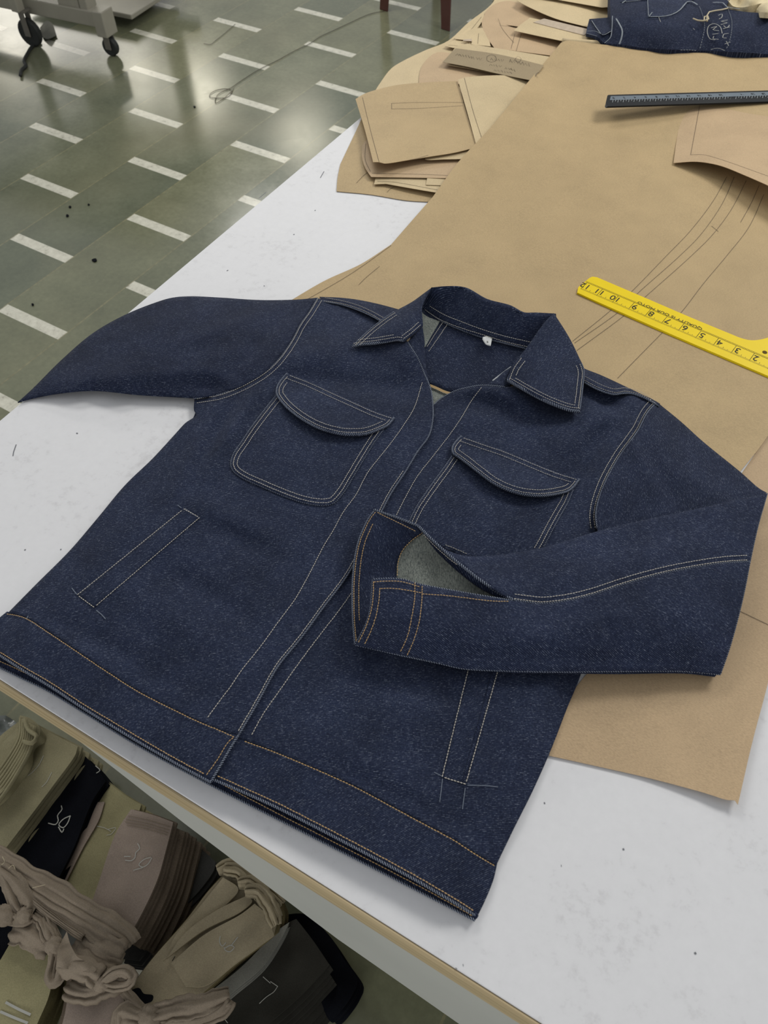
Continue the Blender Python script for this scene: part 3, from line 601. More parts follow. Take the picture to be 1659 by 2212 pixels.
pr = patch('front_panel', [(1091, 836, 1), (1075, 833), (1062, 833), (1035, 833), (1007, 838), (985, 844), (968, 852), (935, 876, 1), (925, 930), (880, 990), (800, 1090), (740, 1220), (640, 1360), (560, 1480), (500, 1590, 1), (531, 1599), (600, 1625), (700, 1667), (770, 1699), (850, 1742), (915, 1777), (980, 1812), (1030, 1844), (1072, 1869, 1), (1110, 1790), (1150, 1710), (1190, 1620), (1225, 1530), (1255, 1455), (1290, 1300), (1300, 1200, 1), (1290, 1142, 1)]+arm_r[::-1][1:-1]+[(1416, 869, 1), (1390, 854), (1350, 845), (1330, 848), (1290, 836), (1262, 820), (1230, 800, 1), (1160, 830, 1)], hR, D_body, jk, 8, 5, .0015, .25)
edge([[(1091, 836), (1062, 833), (1035, 833), (1007, 838), (985, 844), (968, 852), (950, 863), (936, 876)]], hR, pr, .0011)
stitches('stitching', [PR, PR2]+dbl(arm_r, 4., 13.), hR, pr)
patch('front_facing', [(881, 738, 1), (895, 722), (913, 706, 1), (917, 735), (919, 765), (922, 800), (931, 842, 1), (917, 808), (903, 775)], tps([(881, 738, 36), (913, 706, 34), (919, 765, 16), (931, 842, 17), (903, 775, 27), (917, 808, 20)]), D_body, jk, 6, 4, .0012, .1)
patch('front_facing', [(1046, 834, 1), (1066, 820), (1085, 805), (1105, 791, 1), (1099, 808), (1094, 818), (1090, 836, 1), (1062, 833)], tps([(1012, 836, 22), (1104, 775, 34), (1094, 818, 34), (1089, 836, 33), (1050, 833, 27)]), D_body, jk, 6, 4, .0012, .1)
lines_mesh('selvage', [[(1064, 822), (1085, 806), (1104, 792)]], tps([(1012, 836, 23), (1104, 768, 35), (1050, 806, 28)]), plain('selvage_edge', S(170, 174, 176), .9), bpy.data.objects['front_facing.001'], .0016, .0003)
# yoke pieces wrapping over the shoulders
yl = tps([(692, 640, 6), (770, 646, 7), (862, 667, 10), (740, 655, 15), (790, 672, 19), (835, 697, 24), (700, 645, 10)])
y1 = patch('yoke', [(690, 641, 1), (735, 643), (770, 647), (815, 656), (875, 672, 1), (860, 712, 1), (830, 697, 1), (790, 676), (740, 658), (697, 650, 1)], yl, D_dark, jk, 8, 5, .0015, .8)
stitches('stitching', [[(702, 643), (740, 650), (775, 660), (810, 676), (838, 692)], [(700, 650), (740, 656), (790, 673), (830, 695)]], lambda x, y: yl(x, y)+.6, y1)
edge([[(697, 651), (740, 659), (790, 677), (830, 698)]], lambda x, y: yl(x, y), y1, .0010)
yr = tps([(1255, 792, 9), (1300, 811, 8), (1360, 839, 7), (1424, 871, 6), (1262, 822, 22), (1290, 838, 22), (1330, 850, 20), (1350, 846, 17), (1390, 855, 14), (1415, 870, 10)])
y2 = patch('yoke', [(1235, 775, 1), (1255, 792), (1300, 811), (1360, 839), (1412, 864), (1426, 872, 1), (1424, 877, 1), (1390, 858), (1362, 849), (1345, 849), (1325, 851), (1290, 840), (1262, 825), (1240, 812, 1)], yr, D_dark, jk, 8, 5, .0015, .8)
stitches('stitching', [[(1264, 813), (1290, 827), (1325, 840), (1350, 838), (1380, 845), (1418, 868)], [(1262, 821), (1290, 836), (1330, 848), (1350, 845), (1385, 853), (1418, 872)]], lambda x, y: yr(x, y)+.6, y2)
edge([[(1262, 826), (1290, 841), (1325, 852), (1345, 850), (1362, 850), (1390, 859), (1424, 878)]], yr, y2, .0012)
# hem bands
b1 = patch('hem_band', [(15, 1321, 1), (36, 1324), (60, 1332), (110, 1364), (180, 1411), (240, 1451), (300, 1489), (370, 1525), (430, 1554), (474, 1572), (517, 1588, 1), (500, 1612), (478, 1650), (456, 1689, 1), (400, 1659), (300, 1602), (240, 1566), (180, 1529), (110, 1483), (50, 1447), (0, 1415), (-60, 1380, 1), (-45, 1370, 1)], hBL, D_body, jk, 8, 5, .002, .6)
stitches('stitching', [offs(hemL, 4.5)], lambda x, y: hL(x, y)+.3, b1, M_sg)
stitches('stitching', [[(-10, 1404), (0, 1409), (50, 1440), (110, 1475), (180, 1521), (240, 1557), (300, 1593), (400, 1650), (446, 1674)], [(446, 1674), (470, 1640), (492, 1604), (508, 1590)]], hBL, b1, M_sg)
edge([[(0, 1416), (50, 1448), (110, 1484), (180, 1530), (240, 1567), (300, 1603), (400, 1660), (456, 1690)], fe_low], hBL, b1, .0013)
b2 = patch('hem_band', [(505, 1588, 1), (531, 1597), (600, 1623), (700, 1665), (770, 1697), (850, 1740), (915, 1775), (980, 1810), (1030, 1842), (1074, 1866, 1), (1066, 1900), (1048, 1945), (1031, 1980, 1), (1000, 1960), (950, 1930), (900, 1901), (820, 1858), (750, 1821), (675, 1782), (600, 1744), (530, 1712), (462, 1683, 1), (480, 1640, 1)], hBR, D_body, jk, 8, 5, .002, .6)
stitches('stitching', [offs(hemR, 4.5), [(470, 1676), (530, 1703), (600, 1735), (675, 1773), (750, 1812), (820, 1849), (900, 1893), (950, 1922), (1000, 1952), (1024, 1968)]], lambda x, y: hR(x, y)+.3, b2, M_sg)
edge([[(462, 1684), (530, 1713), (600, 1745), (675, 1783), (750, 1822), (820, 1859), (900, 1902), (950, 1931), (1000, 1961), (1031, 1981)]], hBR, b2, .0014)
lines_mesh('chalk_mark', [[(938, 1668), (956, 1677)], [(956, 1682), (950, 1732)], [(1005, 1702), (999, 1748)], [(1010, 1696), (1050, 1697), (1076, 1700)]], hR, M_chalk_faint, pr, .0006, .0010)
lines_mesh('chalk_mark', [[(155, 1270), (166, 1284)], [(208, 1318), (220, 1328), (228, 1337)], [(384, 1091), (392, 1097)], [(57, 1337), (61, 1330)]], hL, M_chalk_faint, pl, .0008, .0010)
# chest pockets
pkL = [(600, 850), (568, 890), (539, 929), (522, 955), (505, 980), (499, 1001), (504, 1016), (521, 1030), (569, 1052), (612, 1070), (656, 1085), (695, 1091), (719, 1087), (741, 1064), (762, 1030), (783, 995), (808, 955), (833, 920)]
hp = lambda x, y: hL(x, y)+2.2
q = patch('chest_pocket', [(600, 850, 1)]+pkL[1:-1]+[(833, 920, 1), (720, 890)], hp, D_body, jk, 8, 5, .0022, .4)
stitches('stitching', [offs(pkL, -5.), offs(pkL, -13.)], hp, q)
edge([pkL], lambda x, y: hp(x, y)-.6, q, .0012)
pkR = [(977, 985), (960, 1010), (940, 1037), (920, 1065), (902, 1092), (890, 1115), (880, 1140)]
pkR2 = [(1237, 1058), (1226, 1085), (1214, 1106), (1195, 1140), (1176, 1176), (1165, 1195)]
hq = lambda x, y: hR(x, y)+2.2
q = patch('chest_pocket', [(977, 985, 1)]+pkR[1:-1]+[(880, 1140, 1), (905, 1158, 1), (960, 1185), (1010, 1205), (1100, 1215, 1), (1165, 1195, 1)]+pkR2[::-1][1:-1]+[(1237, 1058, 1), (1120, 1015)], hq, D_body, jk, 8, 5, .0022, .4)
stitches('stitching', [offs(pkR, -5.), offs(pkR, -13.), offs(pkR2, 6.), offs(pkR2, 15.), [(962, 1177), (985, 1186), (1010, 1197)]], hq, q)
edge([pkR, pkR2], lambda x, y: hq(x, y)-.6, q, .0012)
def flap(top, low, zb, lift, zf):
    cx = [(t[0]+0, t[1]) for t in top]
    def hz(x, y):
        a = dist(x, y, top); b = dist(x, y, low); t = a/(a+b+1e-6)
        endd = np.minimum(np.hypot(x-low[0][0], y-low[0][1]), np.hypot(x-low[-1][0], y-low[-1][1]))
        return zf(x, y)+3.4+lift*np.minimum(t*1.2, 1)**1.5*(1-np.exp(-(endd/60)**1.6))
    out_ = [(top[0][0], top[0][1], 1)]+top[1:-1]+[(top[-1][0], top[-1][1], 1)]+low[::-1][1:-1]
    q = patch('pocket_flap', out_, hz, D_body, jk, 7, 5, .0028, .4)
    return q, hz
topL = [(621, 806), (668, 824), (716, 846), (765, 868), (810, 888), (851, 902)]
lowL = [(621, 806), (607, 822), (599, 836), (598, 850), (606, 864), (620, 880), (642, 898), (662, 911), (690, 925), (716, 933), (740, 938), (762, 939), (785, 938), (805, 933), (822, 926), (838, 918), (851, 902)]
q, hz = flap(topL, lowL, None, 8, hL)
stitches('stitching', [offs(topL, 3.)[1:], offs(topL, 11.)[:-2], offs(lowL, -5.)[1:-1], offs(lowL, -13.)[3:-3]], lambda x, y: hz(x, y)+.2, q)
edge([lowL], hz, q, .0016, None, -.0012)
topR = [(997, 942), (1040, 957), (1090, 974), (1150, 999), (1200, 1019), (1251, 1035)]
lowR = [(997, 942), (986, 953), (978, 966), (979, 979), (990, 987), (1009, 1001), (1032, 1019), (1066, 1044), (1100, 1060), (1135, 1069), (1169, 1071), (1203, 1067), (1228, 1060), (1240, 1050), (1251, 1035)]
q, hz2 = flap(topR, lowR, None, 10, hR)
stitches('stitching', [offs(topR, 2.5)[1:], offs(topR, 11.)[:-2], offs(lowR, -5.)[1:-1], offs(lowR, -13.)[3:-3]], lambda x, y: hz2(x, y)+.2, q)
edge([lowR], hz2, q, .0016, None, -.0012)
# welt pockets
def welt(q4, zf, gap):
    a, b, c, d = q4
    q = patch('welt_pocket', [(a[0], a[1], 1), (b[0], b[1], 1), (c[0], c[1], 1), (d[0], d[1], 1)], lambda x, y: zf(x, y)+1.0, D_body, jk, 8, 5, .0012, .5)
    ins = lambda p, t: (p[0]+(sum(v[0] for v in q4)/4-p[0])*t, p[1]+(sum(v[1] for v in q4)/4-p[1])*t)
    stitches('stitching', [[a, b], [b, c], [c, d], [d, a]], lambda x, y: zf(x, y)+1.1, q)
    edge([[gap[0], gap[1]]], lambda x, y: zf(x, y)+.8, q, .0007)
    return q
welt([(397, 1099), (431, 1118), (203, 1312), (167, 1285)], hL, ((399, 1098), (431, 1120)))
hw = lambda x, y: hR(x, y)
welt([(1013, 1440), (1078, 1440), (1006, 1694), (955, 1678)], hw, ((1074, 1450), (1003, 1690)))
patch('pocket_opening', [(1066, 1440, 1), (1074, 1440, 1), (1003, 1688, 1), (998, 1688, 1)], lambda x, y: hw(x, y)+1.9, D_dark, jk, 8, 5, .001, .5)
# left-of-photo sleeve
zs_ctrl = [(686, 644, 9), (640, 647, 6), (560, 648, 5), (480, 644, 5), (410, 640, 5), (340, 652, 5), (270, 680, 4), (200, 720, 4), (130, 780, 4), (70, 840, 4), (40, 866, 4), (120, 850, 10), (200, 843, 12), (300, 851, 12), (400, 857, 10), (420, 860, 11), (445, 858, 17), (505, 843, 20), (578, 808, 21), (624, 762, 21), (655, 705, 19), (330, 818, 22), (420, 808, 24), (480, 816, 23), (520, 828, 21), (250, 822, 25), (180, 825, 20), (110, 830, 13), (300, 740, 22), (420, 720, 24), (540, 720, 25), (450, 668, 15), (250, 760, 17), (560, 770, 26), (430, 838, 17), (465, 838, 18), (380, 848, 13), (410, 825, 20), (440, 825, 19)]
zS_ = tps(zs_ctrl, .02)
def zS(x, y): return np.maximum(zS_(x, y)+wig(x, y, 1.2)+g(x, y, 500, 700, 160, 16, -20, 2.4)+g(x, y, 430, 750, 170, 18, -6, -2)+g(x, y, 560, 740, 90, 14, -45, -2.2)+g(x, y, 330, 700, 120, 14, -15, 1.6)+g(x, y, 340, 809, 170, 13, -4, 2.8)+g(x, y, 475, 814, 60, 11, 22, 2.2)+g(x, y, 446, 838, 40, 13, 8, -3.6), 4)
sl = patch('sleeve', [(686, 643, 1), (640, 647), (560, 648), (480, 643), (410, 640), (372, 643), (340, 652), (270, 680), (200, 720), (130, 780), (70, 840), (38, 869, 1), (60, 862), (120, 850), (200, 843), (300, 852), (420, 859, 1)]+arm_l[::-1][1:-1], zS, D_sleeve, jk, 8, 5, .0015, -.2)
edge([arm_l], lambda x, y: np.maximum(zS(x, y), hL(x, y))-.6, sl, .0009)
# the part of that sleeve hanging down past the table edge
P = spl([(232, 708), (200, 730), (130, 788), (80, 838)], False, 12.); Wt = at(P[:, 0], P[:, 1], TH+.004); n = len(Wt); vs = []; fs = []
for k, (dx, z) in enumerate(((0, -.002), (0, -.012), (.002, -.04), (.002, -.12), (0, -.24))):
    for a in Wt: vs.append((min(a[0]+.005, -.004)+dx+.002*math.sin(a[1]*60+k), a[1]-.03*k*.2, a[2]+z))
for k in range(4):
    for i in range(n-1): fs.append((k*n+i, k*n+i+1, (k+1)*n+i+1, (k+1)*n+i))
o = mk('sleeve_cuff_end', vs, fs, D_sleeve, jk, [(v[1], v[2]) for v in vs]); md = o.modifiers.new('s', 'SOLIDIFY'); md.thickness = .0015
# right-of-photo sleeve: upper arm, then the forearm folded back across the front
zu_ = tps([(1408, 866, 12), (1424, 872, 6), (1470, 910, 5), (1520, 955, 5), (1600, 1020, 6), (1655, 1062, 12), (1388, 885, 20), (1352, 940, 20), (1310, 1015, 20), (1285, 1085, 20), (1284, 1140, 19), (1300, 1150, 19), (1500, 1100, 22), (1450, 1000, 24), (1380, 1050, 25), (1400, 960, 24), (1440, 940, 19), (1550, 1050, 18)], .02)
def zU(x, y): return np.maximum(zu_(x, y)+wig(x, y, 1.2)+g(x, y, 1420, 1010, 120, 16, 60, -2.6)+g(x, y, 1380, 980, 110, 16, 65, 2.2)+g(x, y, 1500, 1040, 80, 14, 30, 1.8), 4)
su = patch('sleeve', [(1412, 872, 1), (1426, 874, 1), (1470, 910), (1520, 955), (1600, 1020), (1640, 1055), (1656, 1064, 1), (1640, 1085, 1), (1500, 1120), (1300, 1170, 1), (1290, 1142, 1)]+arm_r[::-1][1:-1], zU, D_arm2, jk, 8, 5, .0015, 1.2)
edge([arm_r], lambda x, y: np.maximum(zU(x, y), hR(x, y))-.4, su, .0011)
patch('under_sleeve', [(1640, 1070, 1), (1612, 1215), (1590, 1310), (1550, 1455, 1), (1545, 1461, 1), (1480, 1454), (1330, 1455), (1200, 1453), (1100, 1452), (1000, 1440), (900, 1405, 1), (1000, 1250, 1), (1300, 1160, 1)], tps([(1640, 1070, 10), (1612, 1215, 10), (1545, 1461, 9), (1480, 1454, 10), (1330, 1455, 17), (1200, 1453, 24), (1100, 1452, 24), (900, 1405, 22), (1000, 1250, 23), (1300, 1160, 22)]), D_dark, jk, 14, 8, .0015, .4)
arm_ctrl = [(1655, 1065, 30), (1650, 1090, 32), (1625, 1180, 34), (1620, 1215, 34), (1600, 1310, 32), (1575, 1395, 26), (1553, 1455, 17), (1480, 1450, 19), (1330, 1450, 24), (1200, 1450, 29), (1100, 1448, 31), (1000, 1440, 34), (950, 1430, 36), (900, 1420, 38), (860, 1412, 40), (800, 1400, 42), (768, 1393, 42), (790, 1340, 52), (803, 1300, 58), (806, 1252, 62), (870, 1252, 64), (905, 1262, 62), (1000, 1280, 56), (1110, 1297, 50), (1170, 1303, 48), (1280, 1285, 48), (1430, 1240, 46), (1560, 1220, 42), (1400, 1330, 46), (1300, 1370, 46), (1150, 1380, 50), (1000, 1350, 56), (900, 1340, 58), (840, 1320, 58), (1500, 1370, 38), (1300, 1143, 33), (1500, 1100, 32), (1400, 1180, 42), (1200, 1230, 46), (1170, 1182, 34), (1090, 1196, 34), (1010, 1200, 37), (945, 1172, 52), (980, 1210, 56), (1050, 1262, 54), (905, 1140, 50), (1580, 1140, 40), (1100, 1240, 47)]
zA_ = tps(arm_ctrl, .01)
seam = [(1110, 1297), (1140, 1301), (1170, 1304), (1225, 1298), (1280, 1285), (1350, 1262), (1430, 1240), (1500, 1226), (1560, 1217), (1620, 1213)]
def zA(x, y): return zA_(x, y)+wig(x, y, 1.3)+g(x, y, 1250, 1350, 160, 20, -12, 1.8)+g(x, y, 1050, 1330, 90, 16, -40, -1.8)+g(x, y, 1300, 1340, 60, 14, 60, -2.2)+g(x, y, 930, 1380, 80, 16, -30, 1.6)+g(x, y, 1330, 1220, 200, 18, -14, 1.8)+g(x, y, 1200, 1420, 240, 14, 2, -2.2)+g(x, y, 1450, 1150, 120, 16, -16, -2)
up_edge = [(905, 1138), (930, 1163), (955, 1186), (980, 1208), (1015, 1236), (1050, 1262), (1082, 1283), (1112, 1297)]
fu_ = patch('sleeve_forearm', [(937, 1168, 1)]+up_edge[2:-1]+[(1112, 1297, 1)]+seam[1:-1]+[(1620, 1213, 1), (1636, 1140), (1650, 1090), (1657, 1066, 1), (1600, 1077), (1500, 1100), (1400, 1121), (1300, 1145), (1235, 1164), (1170, 1183), (1090, 1197), (1010, 1201), (965, 1188)], lambda x, y: zA(x, y)-.6*np.exp(-(dist(x, y, seam)/5)**2), D_arm, jk, 8, 5, .0015, .0)
fl_ = patch('sleeve_forearm', [(805, 1252, 1), (840, 1250), (870, 1252), (905, 1262), (1000, 1280), (1060, 1290), (1112, 1298, 1)]+seam[1:-1]+[(1620, 1213, 1), (1611, 1260), (1600, 1310), (1577, 1395), (1556, 1456, 1), (1510, 1452), (1480, 1449), (1400, 1449), (1330, 1449), (1200, 1450), (1100, 1448), (1000, 1443), (950, 1432), (900, 1420), (860, 1413), (800, 1400), (767, 1393, 1), (780, 1370), (792, 1345), (801, 1310), (803, 1280)], zA, D_arm, jk, 8, 5, .0015, .0)
stitches('stitching', dbl(seam, -4, -14), lambda x, y: zA(x, y)+.4, fu_)
stitches('stitching', [[(912, 1283), (960, 1286), (1010, 1292), (1060, 1298), (1105, 1299)], [(807, 1256), (806, 1290), (800, 1325), (788, 1360), (773, 1390)], [(821, 1270), (818, 1300), (811, 1335), (799, 1368), (785, 1396)],
    [(896, 1258), (896, 1290), (890, 1330), (880, 1375), (863, 1412)], [(912, 1266), (911, 1300), (905, 1345), (893, 1385), (879, 1417)], [(807, 1257), (840, 1255), (870, 1257), (911, 1269)], [(822, 1271), (850, 1271), (880, 1275), (912, 1281)]], lambda x, y: zA(x, y)+.3, fl_, M_sg)
edge([[(805, 1252), (840, 1250), (870, 1252), (905, 1262), (1000, 1280), (1060, 1290), (1110, 1298)]], lambda x, y: zA(x, y)-.6, fl_, .0012)
edge([[(805, 1252), (803, 1280), (801, 1310), (792, 1345), (780, 1370), (767, 1393)], [(767, 1393), (800, 1400), (860, 1414), (950, 1433), (1000, 1444), (1100, 1449), (1200, 1451), (1330, 1450), (1480, 1450), (1556, 1457)]], lambda x, y: zA(x, y)-1., fl_, .0010)
edge([seam], lambda x, y: zA(x, y)-.6, fu_, .0012)
edge([[(1657, 1066), (1650, 1090), (1636, 1140), (1620, 1213), (1611, 1260), (1600, 1310), (1577, 1395), (1556, 1456)]], lambda x, y: zA(x, y)-1., fl_, .0009)
# inside of the opened cuff
zi = tps([(808, 1102, 46), (860, 1118, 50), (905, 1138, 52), (914, 1150, 50), (862, 1205, 32), (857, 1255, 26), (850, 1310, 26), (790, 1392, 36), (766, 1394, 38), (760, 1300, 34), (766, 1200, 38), (785, 1140, 42), (820, 1230, 27)])
ci = patch('cuff_lining', [(808, 1102, 1), (830, 1110), (860, 1120), (905, 1138, 1), (915, 1150, 1), (890, 1166), (868, 1190), (858, 1215), (857, 1255), (860, 1300, 1), (820, 1370, 1), (790, 1393, 1), (766, 1395, 1), (762, 1350), (760, 1300), (761, 1250), (766, 1200), (775, 1165), (785, 1140)], zi, D_dark, jk, 8, 5, .0022, .2)
outl = [(808, 1104), (796, 1120), (785, 1142), (775, 1167), (767, 1202), (762, 1250), (761, 1300), (763, 1350), (767, 1393)]
stitches('stitching', [offs(outl, -3.5), offs(outl, -14.)[4:-8], [(815, 1107), (850, 1124), (903, 1150)], [(914, 1150), (890, 1167), (869, 1190), (860, 1215), (858, 1250)]], lambda x, y: zi(x, y)+.3, ci, M_sg)
edge([[(808, 1101), (830, 1109), (860, 1119), (905, 1137)]], zi, ci, .0016)
edge([outl], zi, ci, .0010)
zg = tps([(915, 1150, 48), (862, 1200, 30), (857, 1255, 24), (905, 1275, 20), (1000, 1300, 24), (1108, 1300, 42), (1000, 1222, 46), (960, 1230, 28), (1050, 1275, 34)])
patch('sleeve_lining', [(912, 1146, 1), (930, 1162), (980, 1206), (1050, 1260), (1114, 1298, 1), (1000, 1310, 1), (905, 1290, 1), (850, 1275, 1), (855, 1215), (868, 1185), (890, 1162)], zg, D_in, jk, 8, 5, .0012, -.6)
zf_ = tps([(905, 1138, 52), (930, 1163, 55), (980, 1208, 56.5), (1050, 1262, 54), (1114, 1298, 50), (1000, 1240, 51), (930, 1175, 50)])
pf = patch('placket_facing', [(905, 1137, 1), (930, 1161), (955, 1184), (980, 1206), (1015, 1234), (1050, 1260), (1114, 1298, 1), (1080, 1291), (1040, 1272), (1005, 1247), (970, 1217), (940, 1187), (912, 1150, 1)], zf_, D_dark, jk, 6, 4, .0012, .4)
stitches('stitching', [[(915, 1155), (940, 1180), (968, 1205), (990, 1222)]], lambda x, y: zf_(x, y)+.6, pf)
edge([up_edge], zf_, pf, .0019)
# collar
zbk = tps([(917, 664, 26), (950, 688, 25), (1043, 725, 25), (1150, 752, 26), (933, 622, 56), (1000, 619, 60), (1047, 645, 58), (1098, 658, 57), (1127, 675, 58), (1192, 677, 58), (1165, 705, 46), (1040, 685, 42), (960, 650, 42)])
cb_ = patch('collar_back', [(908, 664, 1), (917, 640), (932, 621, 1), (965, 618), (1000, 620), (1025, 631), (1047, 645), (1072, 653), (1098, 659), (1127, 674), (1160, 675), (1196, 677, 1), (1185, 700), (1150, 754, 1), (1100, 742), (1043, 727), (995, 710), (950, 690), (925, 672)], lambda x, y: zbk(x, y)+wig(x, y, 1.2)+g(x, y, 975, 650, 40, 12, -50, -2)+g(x, y, 1110, 690, 40, 12, -60, -2), D_body, jk, 7, 5, .003, .2)
stitches('stitching', [[(928, 661), (960, 680), (1000, 696), (1043, 712), (1090, 726), (1150, 740)], [(918, 669), (950, 690), (995, 708), (1043, 723), (1095, 739), (1144, 750)]], lambda x, y: zbk(x, y)+.6, cb_)
edge([[(912, 668), (930, 678), (950, 692), (995, 712), (1043, 729), (1100, 744), (1148, 756)]], lambda x, y: zbk(x, y)-.2, cb_, .0012)
# outer fall of the collar behind the ridge
rid = spl([(932, 621), (965, 618), (1000, 620), (1047, 645), (1098, 659), (1127, 674), (1160, 675), (1196, 677)], False, 8.)
R0 = at(rid[:, 0], rid[:, 1], TH+zbk(rid[:, 0], rid[:, 1])/1000-.0008); n = len(R0); vs = []; fs = []
for k, (dy, dz) in enumerate(((0, 0), (.006, -.004), (.010, -.016), (.013, -.034))):
    vs += list(R0+np.array([0, dy, dz])+np.array([.25*dy, 0, 0]))
for k in range(3):
    for i in range(n-1): fs.append((k*n+i, k*n+i+1, (k+1)*n+i+1, (k+1)*n+i))
o = mk('collar_fall', vs, fs, D_body, jk, [(v[0], v[1]+v[2]) for v in vs]); md = o.modifiers.new('s', 'SOLIDIFY'); md.thickness = .002
zcl = tps([(933, 621, 56), (915, 634, 48), (859, 669, 34), (820, 695, 31), (762, 747, 30), (808, 741, 33), (845, 735, 37), (873, 734, 42), (913, 703, 47), (912, 665, 52), (880, 690, 47), (840, 710, 40), (925, 640, 55)])
cl = patch('collar_point', [(934, 620, 1), (915, 634), (890, 652), (859, 669), (838, 682), (815, 699), (790, 720), (761, 747, 1), (780, 743), (808, 741), (840, 736), (858, 733), (873, 735, 1), (893, 720), (914, 701, 1), (912, 680), (912, 662), (920, 642)], lambda x, y: zcl(x, y)+wig(x, y, .8), D_body, jk, 6, 5, .003, -.5)
o1 = [(852, 673), (838, 682), (815, 699), (790, 720), (764, 745)]; o2 = [(764, 745), (780, 742), (808, 739), (840, 734), (860, 731), (873, 733)]; o3 = [(873, 733), (893, 718), (913, 700)]
stitches('stitching', [offs(o1, -3), offs(o1, -9)[:-1], offs(o2, -3), offs(o2, -9)[2:-3], offs(o3, -2), offs(o3, -9)], lambda x, y: zcl(x, y)+.6, cl)
edge([[(761, 748), (780, 744), (808, 742), (840, 737), (858, 734), (872, 736)]], zcl, cl, .0020, None, -.0012)
edge([o1], zcl, cl, .0011)
zcr = tps([(1192, 677, 58), (1206, 690, 55), (1235, 739, 40), (1261, 797, 31), (1258, 840, 31), (1252, 887, 33), (1206, 878, 39), (1170, 862, 42), (1148, 850, 43), (1120, 835, 42), (1098, 822, 41), (1100, 806, 42), (1105, 793, 44), (1127, 764, 49), (1163, 714, 55), (1190, 780, 46), (1210, 840, 41), (1150, 800, 46)])
cr_ = patch('collar_point', [(1196, 676, 1), (1206, 691), (1222, 716), (1235, 739), (1250, 770), (1261, 797), (1258, 840), (1252, 888, 1), (1230, 885), (1206, 877), (1175, 864), (1148, 850), (1120, 834), (1094, 819, 1), (1100, 806), (1105, 793), (1115, 778), (1127, 764), (1145, 740), (1163, 714), (1178, 694)], lambda x, y: zcr(x, y)+wig(x, y, .8), D_body, jk, 6, 5, .003, .9)
r1 = [(1256, 785), (1261, 800), (1258, 840), (1252, 886)]; r2 = [(1252, 886), (1230, 883), (1206, 875), (1175, 862), (1148, 848), (1120, 832), (1096, 818)]; r3 = [(1096, 818), (1103, 800), (1108, 790), (1124, 768)]
stitches('stitching', [offs(r1, 3.5), offs(r1, 12)[:-2], offs(r2, 4), offs(r2, 10)[2:-2], offs(r3, 5), offs(r3, 15)[2:]], lambda x, y: zcr(x, y)+.6, cr_)
edge([[(1252, 889), (1230, 886), (1206, 878), (1175, 865), (1148, 851), (1120, 835), (1096, 821)]], zcr, cr_, .0022, None, -.0014)
edge([r1], zcr, cr_, .0012)
lb = patch('size_label', [(1043, 728, 1), (1052, 726), (1063, 731, 1), (1060, 747, 1), (1050, 744), (1042, 733, 1)], tps([(1043, 728, 27), (1063, 731, 27), (1060, 747, 26), (1050, 744, 25)]), M_label, jk, 4, 3, .0005)
text('size_letter', 's', M_ink, lb, Vector(at(1053, 738, TH+.0290)), Vector((.9, .3, 0)), .008)
# ---------------------------------------------------------------- denim pieces at the top right
def heap(r, name, outline, zf, mat, th, step=12, grain=0.): return patch(name, outline, zf, mat, r, step, 6, th, grain)
M_fray = plain('frayed_edge', S(134, 140, 145), .9, .1, .15, 300)
dn = empty('denim_bundle', at(1480, 60, TH+.005), 'folded bundle of cut denim pieces with chalk writing, at the top right of the table', 'fabric bundle')
zd = tps([(1318, -40, 46), (1350, 0, 60), (1500, 0, 62), (1659, 30, 58), (1740, 40, 56), (1310, 92, 26), (1392, 104, 27), (1500, 110, 27), (1620, 116, 28), (1740, 120, 28), (1340, 50, 50), (1450, 60, 54), (1600, 70, 52), (1450, -60, 50), (1740, -60, 48)])
zdd = lambda x, y: zd(x, y)+wig(x*1.3, y*1.3, 1.6)
heap(dn, 'outer_wrap', [(1318, -60, 1), (1500, -70, 1), (1590, -20, 1), (1570, 15), (1600, 24), (1645, 28, 1), (1740, 26, 1), (1740, 124, 1), (1659, 117), (1560, 111), (1480, 108), (1392, 104), (1345, 97), (1308, 94, 1), (1316, 84), (1321, 60), (1318, 20)], zdd, D_sleeve, .024, 12)
heap(dn, 'side_fold', [(1268, 60, 1), (1273, 41, 1), (1322, 37, 1), (1323, 60), (1318, 86), (1306, 94, 1), (1290, 80), (1282, 76), (1266, 72, 1)], tps([(1268, 60, 26), (1273, 41, 30), (1322, 37, 40), (1306, 94, 24), (1266, 72, 24), (1300, 66, 34)]), D_body, .006, 8)
heap(dn, 'side_fold', [(1276, 41, 1), (1322, 37, 1), (1322, 64, 1), (1302, 75, 1), (1290, 62)], tps([(1276, 41, 34), (1322, 37, 44), (1302, 75, 36), (1322, 64, 40)]), D_sleeve, .002, 8)
heap(dn, 'cut_piece', [(1340, 4, 1), (1400, -1, 1), (1399, -40, 1), (1490, -50, 1), (1500, 0, 1), (1489, 3), (1470, 20), (1440, 33), (1402, 36, 1), (1400, 0, 1), (1344, 2, 1)], lambda x, y: zdd(x, y)+1.6, D_body, .0012, 10, .6)
